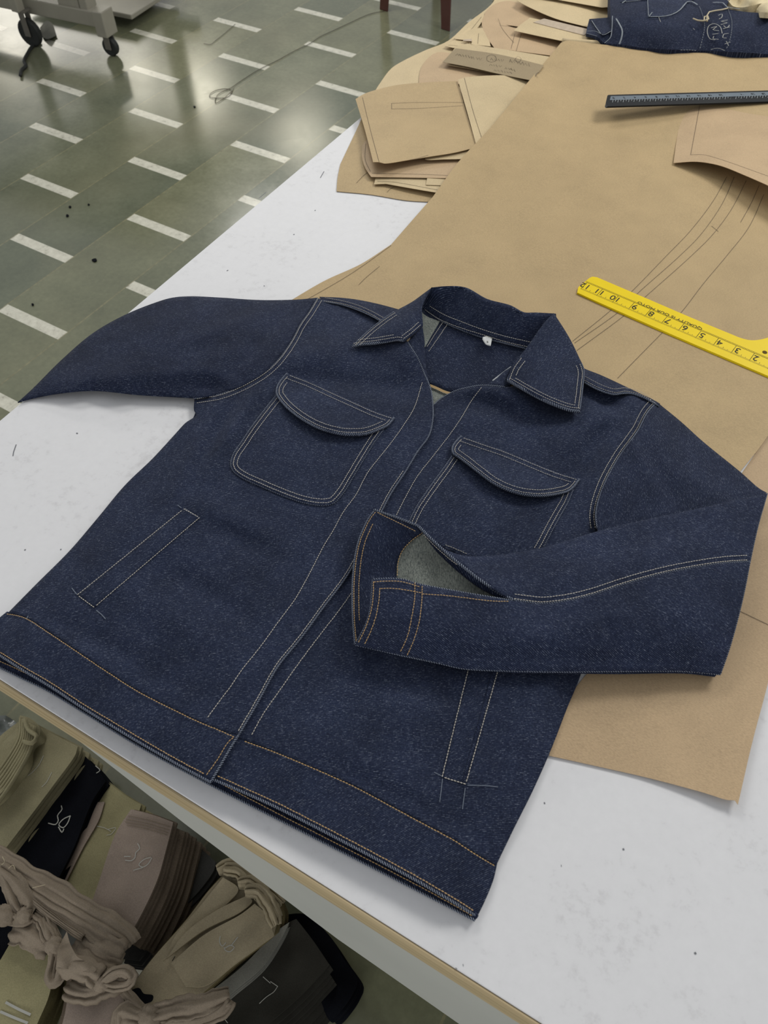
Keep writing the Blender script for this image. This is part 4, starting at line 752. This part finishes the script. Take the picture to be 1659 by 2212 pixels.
for p, wd in (([(1323, 34), (1322, 60), (1319, 80), (1306, 93)], .0022), ([(1331, 40), (1337, 50), (1344, 65), (1343, 80), (1338, 95)], .0045), ([(1344, 6), (1352, 1)], .004), ([(1352, 4), (1384, 0)], .0018), ([(1399, 0), (1401, 34)], .0018), ([(1402, 36), (1406, 30), (1409, 26)], .0025), ([(1405, 36), (1440, 34), (1465, 24), (1483, 5)], .0035), ([(1483, 4), (1494, 3), (1507, 10)], .0045), ([(1278, 44), (1290, 62), (1302, 75), (1322, 66)], .0022), ([(1267, 67), (1285, 67), (1300, 74)], .0016), ([(1267, 72), (1290, 78)], .0014), ([(1540, 5), (1562, 6), (1570, 14), (1598, 19)], .0035)):
    lines_mesh('cut_edge', [p], lambda x, y: zdd(x, y)+2.2 if p[0][0] > 1321 else np.maximum(zdd(x, y)*0+40, 40), M_fray, dn, wd*.62, .0012)
stitches('stitching', [[(1511, 14), (1517, 30), (1521, 45), (1522, 60), (1517, 85), (1511, 108)], [(1573, 20), (1580, 40), (1581, 60), (1577, 85), (1567, 110)], [(1470, 108), (1490, 108), (1508, 110)]], lambda x, y: zdd(x, y)+.5, dn, M_fray, pitch=.0055, ln=.0035, r=.0006)
lines_mesh('chalk_writing', [[(1552, 33), (1560, 30), (1559, 38), (1553, 41)], [(1557, 53), (1571, 49), (1558, 46), (1572, 43)], [(1562, 62), (1577, 58)], [(1563, 55), (1570, 60), (1576, 54)], [(1574, 72), (1563, 74), (1561, 81), (1570, 82)], [(1569, 89), (1574, 99)], [(1565, 95), (1578, 91)],
      [(1545, 86), (1534, 84), (1528, 70), (1531, 56), (1543, 51), (1556, 58), (1560, 72)], [(1536, 60), (1549, 57), (1540, 64), (1553, 66)], [(1539, 74), (1552, 72)], [(1552, 85), (1540, 83), (1542, 78)]], zdd, M_chalk, dn, .0011, .0012)
tube('tie_thread', at(np.array([1497, 1507, 1517, 1524, 1531, 1529, 1522, 1521, 1528, 1527, 1532, 1545, 1560, 1575]), np.array([40, 44, 45, 44, 41, 35, 36, 43, 46, 34, 26, 23, 21, 17]), TH+.064), .0013, M_thread, dn)
lines_mesh('lint', [[(1423, 37), (1427, 47)], [(1497, 61), (1501, 64)], [(1535, 107), (1550, 104), (1566, 109)]], zdd, M_chalk, dn, .0008, .001)
# beige cloth behind it
bc = empty('cloth_heap', at(1660, 0, TH), 'crumpled cream cloth behind the denim bundle in the top right corner', 'cloth')
zc2 = lambda x, y: 62+7*np.sin(x/8.+y/14)+5*np.sin(x/17.-y/9)
patch('cloth', [(1545, -40, 1), (1574, 3, 1), (1583, 13), (1600, 16), (1626, 12), (1650, 8), (1668, 26, 1), (1740, 30, 1), (1740, -90, 1)], zc2, cloth_mat('cream_cloth', S(206, 192, 158)), bc, 6, 5, .03)
patch('cloth_fold', [(1634, 20, 1), (1645, 8), (1665, 5, 1), (1700, 30, 1), (1642, 26, 1)], lambda x, y: zc2(x, y)+7, bpy.data.materials['cream_cloth'], bc, 6, 5, .01)
# ---------------------------------------------------------------- bundles of cut trouser cloth on the floor by the table
K_ol = cloth_mat('olive_khaki', S(142, 136, 108)); K_ol2 = cloth_mat('yellow_khaki', S(150, 144, 110)); K_mv = cloth_mat('mauve_taupe', S(150, 136, 124)); K_bk = cloth_mat('black_cloth', S(14, 16, 22), .3)
K_gy = cloth_mat('dark_grey_cloth', S(82, 82, 80)); K_ch = cloth_mat('charcoal_cloth', S(52, 51, 46)); K_tie = cloth_mat('tie_strip', S(142, 130, 114)); K_lg = cloth_mat('pale_grey_cloth', S(126, 126, 118))
K_edge = cloth_mat('mauve_edges', S(128, 115, 100), .25)
BG = 'tied bundles of cut cloth on the floor'
def zft(z, amp=4, k=1.): return lambda x, y: (z-TH)*1000+amp*np.sin(x/(33*k)+y/(51*k))*np.sin(y/(29*k)-x/(70*k))+amp*.4*np.sin(x/13.+y/17)
def bundle(label, outline, ztop, thick, n, shift, mat, mat2=None, amp=4, tilt=None, sep=.62):
    """a stack of n cut plies; shift = how far the lowest ply is pushed out"""
    O = spl(outline, True, 11.); c = O.mean(0)
    r = empty('cloth_bundle', at(c[0], c[1], max(ztop-thick, .0)), label, 'fabric bundle', BG)
    zf = zft(ztop, amp) if tilt is None else (lambda x, y: (tps(tilt)(x, y)-TH*1000)+amp*np.sin(x/33.+y/51)*np.sin(y/29.-x/70))
    V, Fc = tri(O, 14); vs = []; fs = []; uv = []
    Vc, Fcc = tri(O, 40)
    for i in range(n):
        t = i/max(n-1, 1); v2, f2 = (V, Fc) if i == 0 else (Vc, Fcc)
        W = at(v2[:, 0], v2[:, 1], TH+zf(v2[:, 0], v2[:, 1])/1000)
        j = np.array([random.uniform(-1, 1)*.0035, random.uniform(-1, 1)*.0035, 0]) if i else np.zeros(3)
        cen = W.mean(0); edg = 1+(.012*math.sin(i*2.1) if i else 0)
        W = cen+(W-cen)*edg+np.array([shift[0]*t, shift[1]*t, -thick*t*(n-1)/n])+j
        W[:, 2] = np.maximum(W[:, 2], .002+thick/n*sep)
        a, b = slab(W, f2, thick/n*sep); k = sum(len(q) for q in vs); vs.append(a); fs += [tuple(q+k for q in f) for f in b]
    o = mk('cloth_stack', np.concatenate(vs), fs, mat2 or mat, r, None, True)
    V3 = at(V[:, 0], V[:, 1], TH+zf(V[:, 0], V[:, 1])/1000+.0012); a, b = slab(V3, Fc, .0012)
    mk('top_ply', a, b, mat, r)
    return r, zf
def chalk(r, zf, paths, w=.0022, name='chalk_number'): return lines_mesh(name, paths, zf, M_chalk, r, w*.75, .0028)
def ribbon(name, path, zs, width, mat, parent, folds=3, amp=.004, taper=.0, seg=14, step=8.):
    """a folded strip of cloth running along a path at heights zs"""
    P = spl(path, False, step); t = np.linspace(0, 1, len(P)); z = np.interp(t, np.linspace(0, 1, len(zs)), zs); W = at(P[:, 0], P[:, 1], z)
    T = np.gradient(W, axis=0); T /= np.linalg.norm(T, axis=1)[:, None]; N = np.cross(T, [0, 0, 1]); N /= np.linalg.norm(N, axis=1)[:, None]; B = np.cross(N, T)
    n = len(W); vs = []; fs = []; seed = random.uniform(0, 6); seg = max(seg, 20)
    wd = width*(1-taper*np.abs(2*t-1)**2)*(1+.08*np.sin(t*17)+.05*np.sin(t*41))
    for j in range(seg+1):
        u = j/seg*2-1; off = u*wd/2; h = amp*(.75*np.sin(folds*u*3.1+t*2.2+.8*math.sin(4.3*u+seed))+.35*np.sin(folds*u*5.7-t*3.1+seed))*.75+amp*.8*(1-u*u)
        vs += list(W+N*off[:, None]+B*h[:, None]-np.array([0, 0, 1])*(.004*abs(u)**3))
    for j in range(seg):
        for i in range(n-1): fs.append((j*n+i, j*n+i+1, (j+1)*n+i+1, (j+1)*n+i))
    o = mk(name, vs, fs, mat, parent); m = o.modifiers.new('s', 'SOLIDIFY'); m.thickness = .0012; return o
def knot(px, py, z, r, parent, mat, name='knot'):
    c = at(px, py, z); bm = bmesh.new(); bmesh.ops.create_icosphere(bm, subdivisions=3, radius=1)
    for v in bm.verts:
        a = math.atan2(v.co.y, v.co.x); k = 1+.16*math.sin(5*v.co.x+7*v.co.z)+.12*math.sin(9*v.co.y-4*v.co.x)+.06*math.sin(14*v.co.z+6*a)
        v.co = v.co*k*r*.85; v.co.z *= .7; v.co.x *= 1.15
    V = np.array([tuple(v.co) for v in bm.verts])+c; F = [tuple(v.index for v in f.verts) for f in bm.faces]; bm.free(); return mk(name, V, F, mat, parent)
# back row
r, z = bundle('olive khaki bundle farthest left, with a thick rolled fold on its left side', [(50, 1552, 1), (100, 1578), (168, 1612, 1), (164, 1628), (120, 1690), (60, 1770), (8, 1838, 1), (-60, 1850, 1), (-60, 1660, 1), (0, 1590)], .17, .12, 8, (.004, .01), K_ol, amp=5)
patch('rolled_fold', [(43, 1545, 1), (66, 1552), (86, 1572), (84, 1590), (62, 1606), (56, 1640), (30, 1680), (0, 1715), (-40, 1750, 1), (-60, 1700, 1), (0, 1610), (36, 1572)], zft(.205, 5, .5), K_ol, r, 8, 5, .03)
for k in range(7): ribbon('fold_edge', [(44+k*5, 1550+k*3), (42+k*4, 1590+k*4), (15+k*3, 1640+k*6), (-40+k*2, 1710+k*9)], [.214, .212, .21, .20], .004, K_ol, r, 1, .001, 0, 3)
ribbon('fold_edge', [(52, 1553), (60, 1575), (78, 1590), (68, 1604), (50, 1600)], [.222]*3, .005, K_ol, r, 1, .001, 0, 3)
chalk(r, z, [[(94, 1632), (84, 1652), (70, 1668), (60, 1676)], [(112, 1668), (100, 1690), (90, 1700)]], .0012)
r, z = bundle('black cloth bundle chalked with 30, left of the mauve one', [(172, 1622, 1), (200, 1650), (228, 1688, 1), (200, 1730), (160, 1830), (118, 1915, 1), (60, 1878), (3, 1842, 1), (60, 1770), (110, 1710)], .13, .11, 8, (.01, .0), K_bk, amp=3)
chalk(r, z, [[(132, 1740), (134, 1748), (124, 1762), (126, 1772), (120, 1781), (104, 1778)], [(152, 1762), (136, 1770), (127, 1782), (136, 1788), (146, 1778), (152, 1762)], [(126, 1786), (134, 1798), (138, 1790)]], .0022)
chalk(r, z, [[(206, 1654), (216, 1664), (208, 1670)]], .0018, 'chalk_tick')
r, z = bundle('yellow khaki bundle with a thin mauve strip on it, between the black and mauve bundles', [(225, 1684, 1), (262, 1712), (305, 1738, 1), (290, 1790), (262, 1860), (190, 1985, 1), (110, 1930, 1), (150, 1830), (195, 1735)], .11, .09, 7, (.01, .0), K_ol2, amp=3)
patch('mauve_strip', [(205, 1733, 1), (226, 1732, 1), (214, 1770), (180, 1830), (150, 1890), (135, 1920, 1), (108, 1915, 1), (150, 1840), (180, 1770)], lambda x, y: z(x, y)+6, K_mv, r, 10, 6, .003)
chalk(r, lambda x, y: z(x, y), [[(206, 1784), (225, 1788), (240, 1796)], [(232, 1792), (250, 1788), (240, 1802), (230, 1804)]], .0012)
r, z = bundle('dark grey bundle with a chalk curve, tucked behind the mauve 30 bundle', [(395, 1808, 1), (430, 1830), (466, 1862, 1), (462, 1880), (430, 1925), (370, 1985), (300, 2075, 1), (262, 2070, 1), (300, 1960)], .085, .07, 6, (.01, -.005), K_gy, amp=3)
chalk(r, z, [[(398, 1914), (402, 1930), (392, 1940), (382, 1942)], [(337, 1950), (345, 1966)]], .0016, 'chalk_curve')
r, z = bundle('mauve bundle chalked with 30 whose many plies fan out to the right', [(283, 1748, 1), (330, 1760), (374, 1776, 1), (360, 1830), (340, 1900), (300, 1985), (272, 2032, 1), (230, 2005), (188, 1980, 1), (215, 1900), (250, 1800)], .19, .14, 11, (.040, .010), K_mv, K_edge, amp=2)
chalk(r, z, [[(297, 1822), (302, 1832), (293, 1842), (292, 1852), (284, 1859), (270, 1858)], [(326, 1852), (312, 1856), (300, 1868), (308, 1873), (320, 1866), (328, 1853)], [(308, 1874), (288, 1880)], [(268, 1850), (282, 1850)]], .0018)
lines_mesh('ply_crease', [[(272, 1769), (320, 1779), (366, 1793)], [(270, 1775), (320, 1785), (364, 1799)], [(276, 1762), (322, 1772), (368, 1786)], [(274, 1782), (320, 1791), (362, 1804)]], z, K_edge, r, .0012, .0026)
r, z = bundle('charcoal bundle chalked with an L shape, farthest right of the heap', [(605, 2000, 1), (640, 1985, 1), (675, 2030), (712, 2085, 1), (650, 2150), (560, 2230), (500, 2290, 1), (330, 2260, 1), (430, 2170), (520, 2090)], .10, .09, 8, (.035, -.03), K_ch, amp=3)
chalk(r, z, [[(568, 2110), (584, 2124)], [(600, 2130), (592, 2142), (575, 2154), (560, 2168)], [(584, 2120), (600, 2131)], [(556, 2080), (564, 2092), (556, 2104), (540, 2110)], [(480, 2195), (492, 2210)]], .0013)
r, z = bundle('crumpled black cloth bundle under the table beside the charcoal one', [(600, 1978, 1), (660, 1975), (700, 2010), (745, 2075), (772, 2118), (765, 2140), (745, 2172), (715, 2200), (690, 2150), (690, 2080)], .05, .04, 4, (.01, 0), K_bk, amp=10)
r, z = bundle('pale grey folded bundle showing under the right khaki bundle', [(598, 2010, 1), (625, 1992, 1), (612, 2020), (570, 2085), (500, 2145), (450, 2190, 1), (380, 2215, 1), (420, 2170), (520, 2090)], .125, .035, 5, (.004, -.006), K_lg, amp=2)
K_ok = cloth_mat('sand_khaki', S(160, 149, 124))
r, z = bundle('sand khaki bundle chalked at its right end, its plies ruffled open', [(492, 1880, 1), (540, 1905), (585, 1950, 1), (598, 1985), (592, 2018, 1), (560, 2045), (500, 2090), (430, 2150), (345, 2195, 1), (300, 2170), (280, 2135, 1), (330, 2070), (400, 1990), (450, 1925)], .17, .13, 11, (-.012, .028), K_ok, cloth_mat('sand_khaki_edges', S(108, 98, 70), .3), amp=3)
for q, dz in (([(482, 1895, 1), (515, 1920), (495, 1948), (440, 1992), (380, 2050), (352, 2076, 1), (380, 2020), (430, 1960)], 12), ([(532, 1935, 1), (545, 1946), (520, 1970), (440, 2010), (360, 2070, 1), (400, 2015), (470, 1965)], 18), ([(550, 1952, 1), (575, 1975), (592, 2020, 1), (520, 2072), (440, 2130), (400, 2130, 1), (370, 2080, 1), (440, 2020), (520, 1975)], 23)):
    patch('ruffled_ply', q, lambda x, y, d=dz: z(x, y)+d+3*np.sin(x/19.+y/23), K_ok, r, 10, 6, .006)
for k, (p, h) in enumerate((([(470, 1880), (500, 1868), (535, 1890), (560, 1915)], .18), ([(485, 1876), (515, 1880), (540, 1905), (590, 1960)], .186), ([(500, 1892), (530, 1888), (560, 1912), (610, 1955)], .175), ([(515, 1908), (540, 1905), (570, 1938), (600, 1985)], .19), ([(530, 1925), (556, 1925), (580, 1955), (598, 2000)], .195))):
    ribbon('ruffle', p, [h]*3, .024, K_ok, r, 2.2, .006, .3, 12)
chalk(r, lambda x, y: z(x, y)+24, [[(476, 2022), (474, 2034), (480, 2044), (488, 2036)], [(500, 2042), (506, 2034), (514, 2024)], [(486, 2048), (498, 2042), (506, 2046), (496, 2056), (486, 2052), (484, 2046)]], .0016)
lines_mesh('pen_mark', [[(413, 2104), (417, 2100), (415, 2122)], [(372, 2076), (378, 2066)]], lambda x, y: z(x, y)+3, M_ink, r, .0012, .003)
patch('torn_black_scrap', [(276, 2142, 1), (300, 2134), (310, 2146), (330, 2150), (328, 2162), (312, 2170), (306, 2182), (290, 2172), (280, 2160)], lambda x, y: z(x, y)+10, K_bk, r, 6, 4, .002)
# front row, cut by the bottom of the photo
r, z = bundle('black cloth bundle at the left edge of the photo under the knots', [(-60, 1900, 1), (10, 1915), (60, 1935), (60, 1975), (30, 2010), (20, 2050), (-10, 2090), (-60, 2110, 1)], .08, .07, 5, (.0, .0), K_bk, amp=3)
r, z = bundle('yellow khaki bundle with two chalk bars, bottom left corner', [(26, 2030, 1), (70, 2038), (122, 2046, 1), (114, 2100), (106, 2150), (80, 2212), (60, 2260, 1), (-70, 2260, 1), (-60, 2150, 1), (-10, 2090)], .19, .15, 10, (-.03, .0), K_ol2, cloth_mat('khaki_edges', S(112, 106, 74), .3), amp=3)
chalk(r, z, [[(12, 2165), (40, 2180), (66, 2192)], [(0, 2185), (30, 2198), (60, 2210)]], .0045, 'chalk_bar')
r, z = bundle('mauve bundle tied at its top, bottom centre of the heap', [(150, 2120, 1), (200, 2120), (262, 2118, 1), (268, 2170), (270, 2260, 1), (120, 2260, 1), (140, 2190)], .20, .16, 12, (-.06, .0), K_mv, K_edge, amp=3)
ribbon('neck_wrap', [(150, 2128), (180, 2140), (215, 2132), (262, 2112)], [.215, .225, .225, .215], .035, K_tie, r, 2.4, .006)
knot(219, 2117, .235, .016, r, K_tie)
ribbon('bow_loop', [(226, 2118), (246, 2102), (270, 2098), (284, 2110), (276, 2124), (250, 2128), (228, 2124)], [.24, .25, .25, .25, .245, .24, .238], .016, K_tie, r, 2, .004)
ribbon('bow_tail', [(214, 2112), (190, 2096), (165, 2088), (130, 2085)], [.24, .245, .245, .24], .030, K_tie, r, 1.2, .006)
patch('bow_tail', [(144, 2012, 1), (152, 2040), (166, 2066, 1), (208, 2094), (202, 2100), (160, 2096), (121, 2088, 1), (126, 2050)], zft(.252, 6, .4), K_tie, r, 6, 4, .0015)
# the wide band across the heap
tb_ = empty('cloth_band', at(150, 1950, .15), 'long torn taupe cloth band stretched diagonally across the bundle heap', 'cloth strip')
ribbon('band', [(-30, 1850), (20, 1880), (80, 1915), (150, 1958), (220, 2000), (268, 2030), (280, 2045)], [.20, .215, .222, .226, .228, .222, .20], .046, K_tie, tb_, 4.2, .0028, .1, 36)
ribbon('fringe', [(60, 1935), (110, 1975), (150, 2005), (180, 2025)], [.222, .224, .226, .226], .010, K_tie, tb_, 5, .003)
ribbon('band_end', [(170, 2030), (200, 2070), (235, 2095), (258, 2100)], [.21, .215, .215, .21], .060, K_tie, tb_, 3.4, .003, .1, 28)
ribbon('band_end', [(186, 2020), (225, 2050), (262, 2068)], [.215, .22, .21], .050, K_tie, tb_, 3, .003, .1, 28)
lt_ = empty('cloth_strip', at(60, 1990, .16), 'knotted taupe cloth strip looped at the left edge over the black bundle', 'cloth strip')
ribbon('loop', [(-20, 1870), (5, 1885), (22, 1930), (34, 1962), (44, 1972)], [.21, .22, .225, .225, .22], .018, K_tie, lt_, 1.6, .004)
ribbon('loop', [(0, 1878), (30, 1900), (52, 1932), (62, 1955), (54, 1968)], [.22, .228, .23, .228, .22], .022, K_tie, lt_, 1.6, .004)
ribbon('tail', [(-30, 1975), (10, 1975), (40, 1982), (72, 1972)], [.21, .215, .22, .215], .026, K_tie, lt_, 2, .005)
knot(12, 1978, .222, .016, lt_, K_tie); knot(52, 1978, .224, .012, lt_, K_tie)
ribbon('tail', [(30, 2008), (60, 2015), (90, 2032), (112, 2044)], [.205, .212, .214, .21], .040, K_tie, lt_, 1.8, .005)
kt = empty('cloth_strip', at(115, 2050, .16), 'knotted taupe cloth strip twisted down between the khaki and mauve bundles', 'cloth strip')
ribbon('twist', [(92, 1985), (102, 2010), (112, 2035), (118, 2050)], [.22, .222, .226, .226], .022, K_tie, kt, 2.4, .005)
ribbon('twist', [(74, 1975), (96, 1992), (118, 2020), (120, 2045)], [.215, .22, .224, .226], .016, K_tie, kt, 2, .004)
knot(117, 2045, .23, .014, kt, K_tie)
ribbon('tail', [(117, 2050), (112, 2080), (106, 2110), (112, 2124), (124, 2118), (132, 2090)], [.228, .226, .225, .228, .232, .234], .014, K_tie, kt, 1.6, .004)
ks = empty('cloth_strip', at(330, 2200, .16), 'knotted taupe cloth strip lying across the lower end of the sand khaki bundle', 'cloth strip')
ribbon('tail', [(262, 2130), (285, 2160), (310, 2185), (322, 2195)], [.20, .215, .225, .228], .014, K_tie, ks, 1.5, .003)
knot(325, 2200, .235, .017, ks, K_tie)
ribbon('tail', [(330, 2196), (380, 2180), (430, 2172), (470, 2160), (496, 2152)], [.235, .24, .24, .24, .235], .030, K_tie, ks, 2, .006, .1, 16)
ribbon('tail', [(334, 2206), (400, 2206), (450, 2196), (485, 2176), (496, 2158)], [.23, .232, .235, .235, .235], .022, K_tie, ks, 2, .005)
ribbon('tail', [(318, 2200), (295, 2196), (265, 2188), (262, 2225)], [.23, .228, .22, .21], .028, K_tie, ks, 2, .005)
# loose threads
ft = empty('loose_thread', at(30, 1855, .2), 'curly frayed threads beside the black 30 bundle', 'thread')
for p in ([(5, 1850), (10, 1862), (3, 1868)], [(18, 1876), (28, 1869), (33, 1878)], [(70, 1918), (98, 1911)]): tube('strand', at(*[np.array(spl(p, False, 4.))[:, i] for i in (0, 1)], .232), .0005, M_thread, ft, 4)
# clear plastic at the far left
pb = empty('plastic_bag', at(10, 1570, 0), 'grey crumpled plastic sheet on the floor at the left, above the olive bundle', 'plastic')
patch('film', [(-60, 1560, 1), (-20, 1548), (12, 1545, 1), (34, 1560), (40, 1575), (20, 1600), (-60, 1660, 1)], zft(.02, 8, .3), plain('plastic_film', S(96, 100, 96), .2, .6), pb, 6, 5, .0006)
# ---------------------------------------------------------------- machine stand on casters at the top left
M_ppaint = plain('stand_paint', S(158, 154, 140), .45, .4, .06, 12); M_rub = plain('caster_rubber', S(48, 50, 48), .6, .3, .2, 60); M_cm = plain('caster_metal', S(110, 106, 98), .4, .5, .1, 60)
A = at(238, 118, 0); Bp = at(98, 88, 0); ax = A-Bp; Ld = np.linalg.norm(ax); ax /= Ld; px_ = np.array([-ax[1], ax[0], 0])
if px_[1] < 0: px_ = -px_
st = empty('machine_stand', tuple((A+Bp)/2), 'white painted metal machine stand on casters at the top left of the floor', 'machine stand')
def fr(P): P = np.asarray(P, float); return A+P[:, :1]*ax+P[:, 1:2]*px_+np.array([0, 0, 1])*P[:, 2:]
def sbox(name, x0, x1, y0, y1, z0, z1, mat, bv=.004, top=None):
    v, f = box_v(x0, x1, y0, y1, z0, z1)
    if top: v[4:, 0] += top[0]; v[4:, 1] += top[1]
    return bevel(mk(name, fr(v), f, mat, st, None, False), bv)
sbox('cross_beam', -Ld-.5, .0, -.022, .035, .112, .172, M_ppaint)
sbox('end_block', -.012, .04, -.035, .04, .082, .18, M_ppaint)
sbox('upright', -.20, -.09, -.01, .06, .168, .74, M_ppaint)
sbox('upright_cover', -.085, -.045, -.012, .05, .168, .74, M_ppaint)
sbox('front_leg', -Ld-.045, -Ld-.005, -.09, -.05, .14, .74, M_ppaint)
sbox('shelf_plate', -Ld-.3, -.05, .25, .6, .04, .06, M_ppaint)
sbox('rear_beam', -Ld-.5, .0, .62, .68, .115, .18, M_ppaint)
sbox('rear_upright', -.20, -.12, .63, .69, .18, .74, M_ppaint)
sbox('machine_top', -Ld-.6, .12, -.2, .75, .74, .79, M_ppaint)
def caster(u, v, r, zf):
    w = []; k = 24
    for s in (-.012, .012):
        for a in range(k): w.append((u+r*math.cos(a*2*math.pi/k), v+s, r+r*math.sin(a*2*math.pi/k)))
    o = mk('wheel', fr(w), [tuple(range(k))[::-1], tuple(range(k, 2*k))]+[(a, (a+1) % k, (a+1) % k+k, a+k) for a in range(k)], M_rub, st, None, False); bevel(o, .004)
    for s in (-.02, .014): sbox('caster_fork', u-.014, u+.014, v+s, v+s+.005, r*.8, zf, M_cm, .001)
    sbox('caster_plate', u-.02, u+.02, v-.022, v+.022, zf-.004, zf+.004, M_cm, .001)
caster(0.015, 0, .036, .088); caster(-Ld-.01, -.06, .055, .14); caster(-.3, .65, .04, .115)
tube('power_cable', at(*[spl([(86, 88), (70, 100), (60, 115), (52, 132), (56, 142), (46, 152), (44, 163)], False, 4.)[:, i] for i in (0, 1)], .008), .007, M_rub, None, 6).name = 'power_cable'
cb2 = bpy.data.objects['power_cable']; tag(cb2, 'black cable trailing on the floor from the left caster of the machine stand', 'cable')
pg_ = at(np.array([98, 110, 128, 112, 104]), np.array([35, 52, 70, 80, 78]), .01)
rag = patch('rag', [(86, 60, 1), (100, 45), (112, 50), (122, 76, 1), (100, 84), (92, 78)], lambda x, y: -TH*1000+12+4*np.sin(x/4.), K_lg, None, 5, 4, .002); tag(rag, 'grey rag lying by the left caster of the stand', 'rag')
# ---------------------------------------------------------------- brown chair, only its legs in view
M_chr = plain('brown_plastic', S(88, 52, 46), .35, .5)
L1 = at(967, 62, 0); L2 = at(834, 20, 0); ch = empty('plastic_chair', tuple((L1+L2)/2), 'brown plastic chair seen only by its two legs behind the pattern pile', 'chair')
ux = L1-L2; W_ = np.linalg.norm(ux); ux /= W_; uy = np.array([-ux[1], ux[0], 0])
if uy[1] < 0: uy = -uy
def leg(base, lean):
    t = np.array(lean); vs = []
    for z, s in ((0, .021), (.02, .021), (.44, .034)):
        c = base+t*z/.44+np.array([0, 0, z])
        for a, b in ((-1, -1), (1, -1), (1, -.55), (-.5, -.55), (-.5, 1), (-1, 1)): vs.append(c+ux*a*s*1.1+uy*b*s)
    fs = [tuple(range(6))[::-1], tuple(range(12, 18))]+[(k*6+i, k*6+(i+1) % 6, k*6+6+(i+1) % 6, k*6+6+i) for k in range(2) for i in range(6)]
    return bevel(mk('leg', vs, fs, M_chr, ch, None, False), .003)
for b, l in ((L1, -ux*.03+uy*.02), (L2, ux*.03+uy*.02), (L1+uy*.42, -ux*.03-uy*.02), (L2+uy*.42, ux*.03-uy*.02)): leg(b, l)
v, f = box_v(0.01, W_-.01, -.01, .43, .43, .455); v = L2+v[:, :1]*ux+v[:, 1:2]*uy+np.array([0, 0, 1])*v[:, 2:]; bevel(mk('seat', v, f, M_chr, ch, None, False), .01)
v, f = box_v(.02, W_-.02, .40, .43, .455, .85); v[4:, 1] += .08; v = L2+v[:, :1]*ux+v[:, 1:2]*uy+np.array([0, 0, 1])*v[:, 2:]; bevel(mk('backrest', v, f, M_chr, ch, None, False), .01)
# ---------------------------------------------------------------- litter on the floor
def ftube(name, pts, r, label, cat, mat=M_rub):
    P = spl(pts, False, 5.); o = tube(name, at(P[:, 0], P[:, 1], .003), r, mat, None, 4, tuple(at(P[0][0], P[0][1], 0))); tag(o, label, cat); return o
M_thr = plain('brown_thread', S(74, 66, 52), .8)
ftube('floor_thread', [(505, 190), (495, 208), (470, 212), (452, 208), (460, 198), (485, 192), (500, 195), (480, 215), (465, 222), (470, 205), (498, 190), (520, 175), (560, 150), (600, 130), (640, 108), (668, 95), (690, 80), (720, 66), (750, 52), (800, 30), (830, 24)], .0012, 'long tangled brown thread on the floor tiles left of the pattern pile', 'thread', M_thr)
ftube('floor_thread', [(440, 94), (455, 96), (465, 88), (478, 78), (490, 68), (508, 52)], .0011, 'short thin thread crossing a white tile strip near the machine stand', 'thread', M_thr)
def scrap(x, y, s, label, grp=None):
    O = np.array([(x+s*math.cos(a)*random.uniform(.7, 1.2), y+s*.7*math.sin(a)*random.uniform(.7, 1.2)) for a in np.arange(0, 6.28, .8)])
    o = patch('lint_scrap', None, -TH*1000+4, K_bk, None, 8, 4, .003, closed_pts=O, origin=tuple(at(x, y, 0))); tag(o, label, 'scrap', grp)
scrap(204, 561, 5.5, 'largest black scrap on the green floor tile left of the white laminate')
scrap(145, 465, 3.2, 'black scrap below a pair of specks on the floor tiles at left'); scrap(151, 446, 2.8, 'small black speck just above a similar scrap on the left floor tiles'); scrap(191, 441, 2.2, 'tiny black speck right of the pair on the left floor tiles')
scrap(420, 230, 2.4, 'tiny dark speck in the bright patch of floor beside the tangled thread')
scrap(70, 657, 3.2, 'thin dark scrap on the floor just above a white tile strip at left')
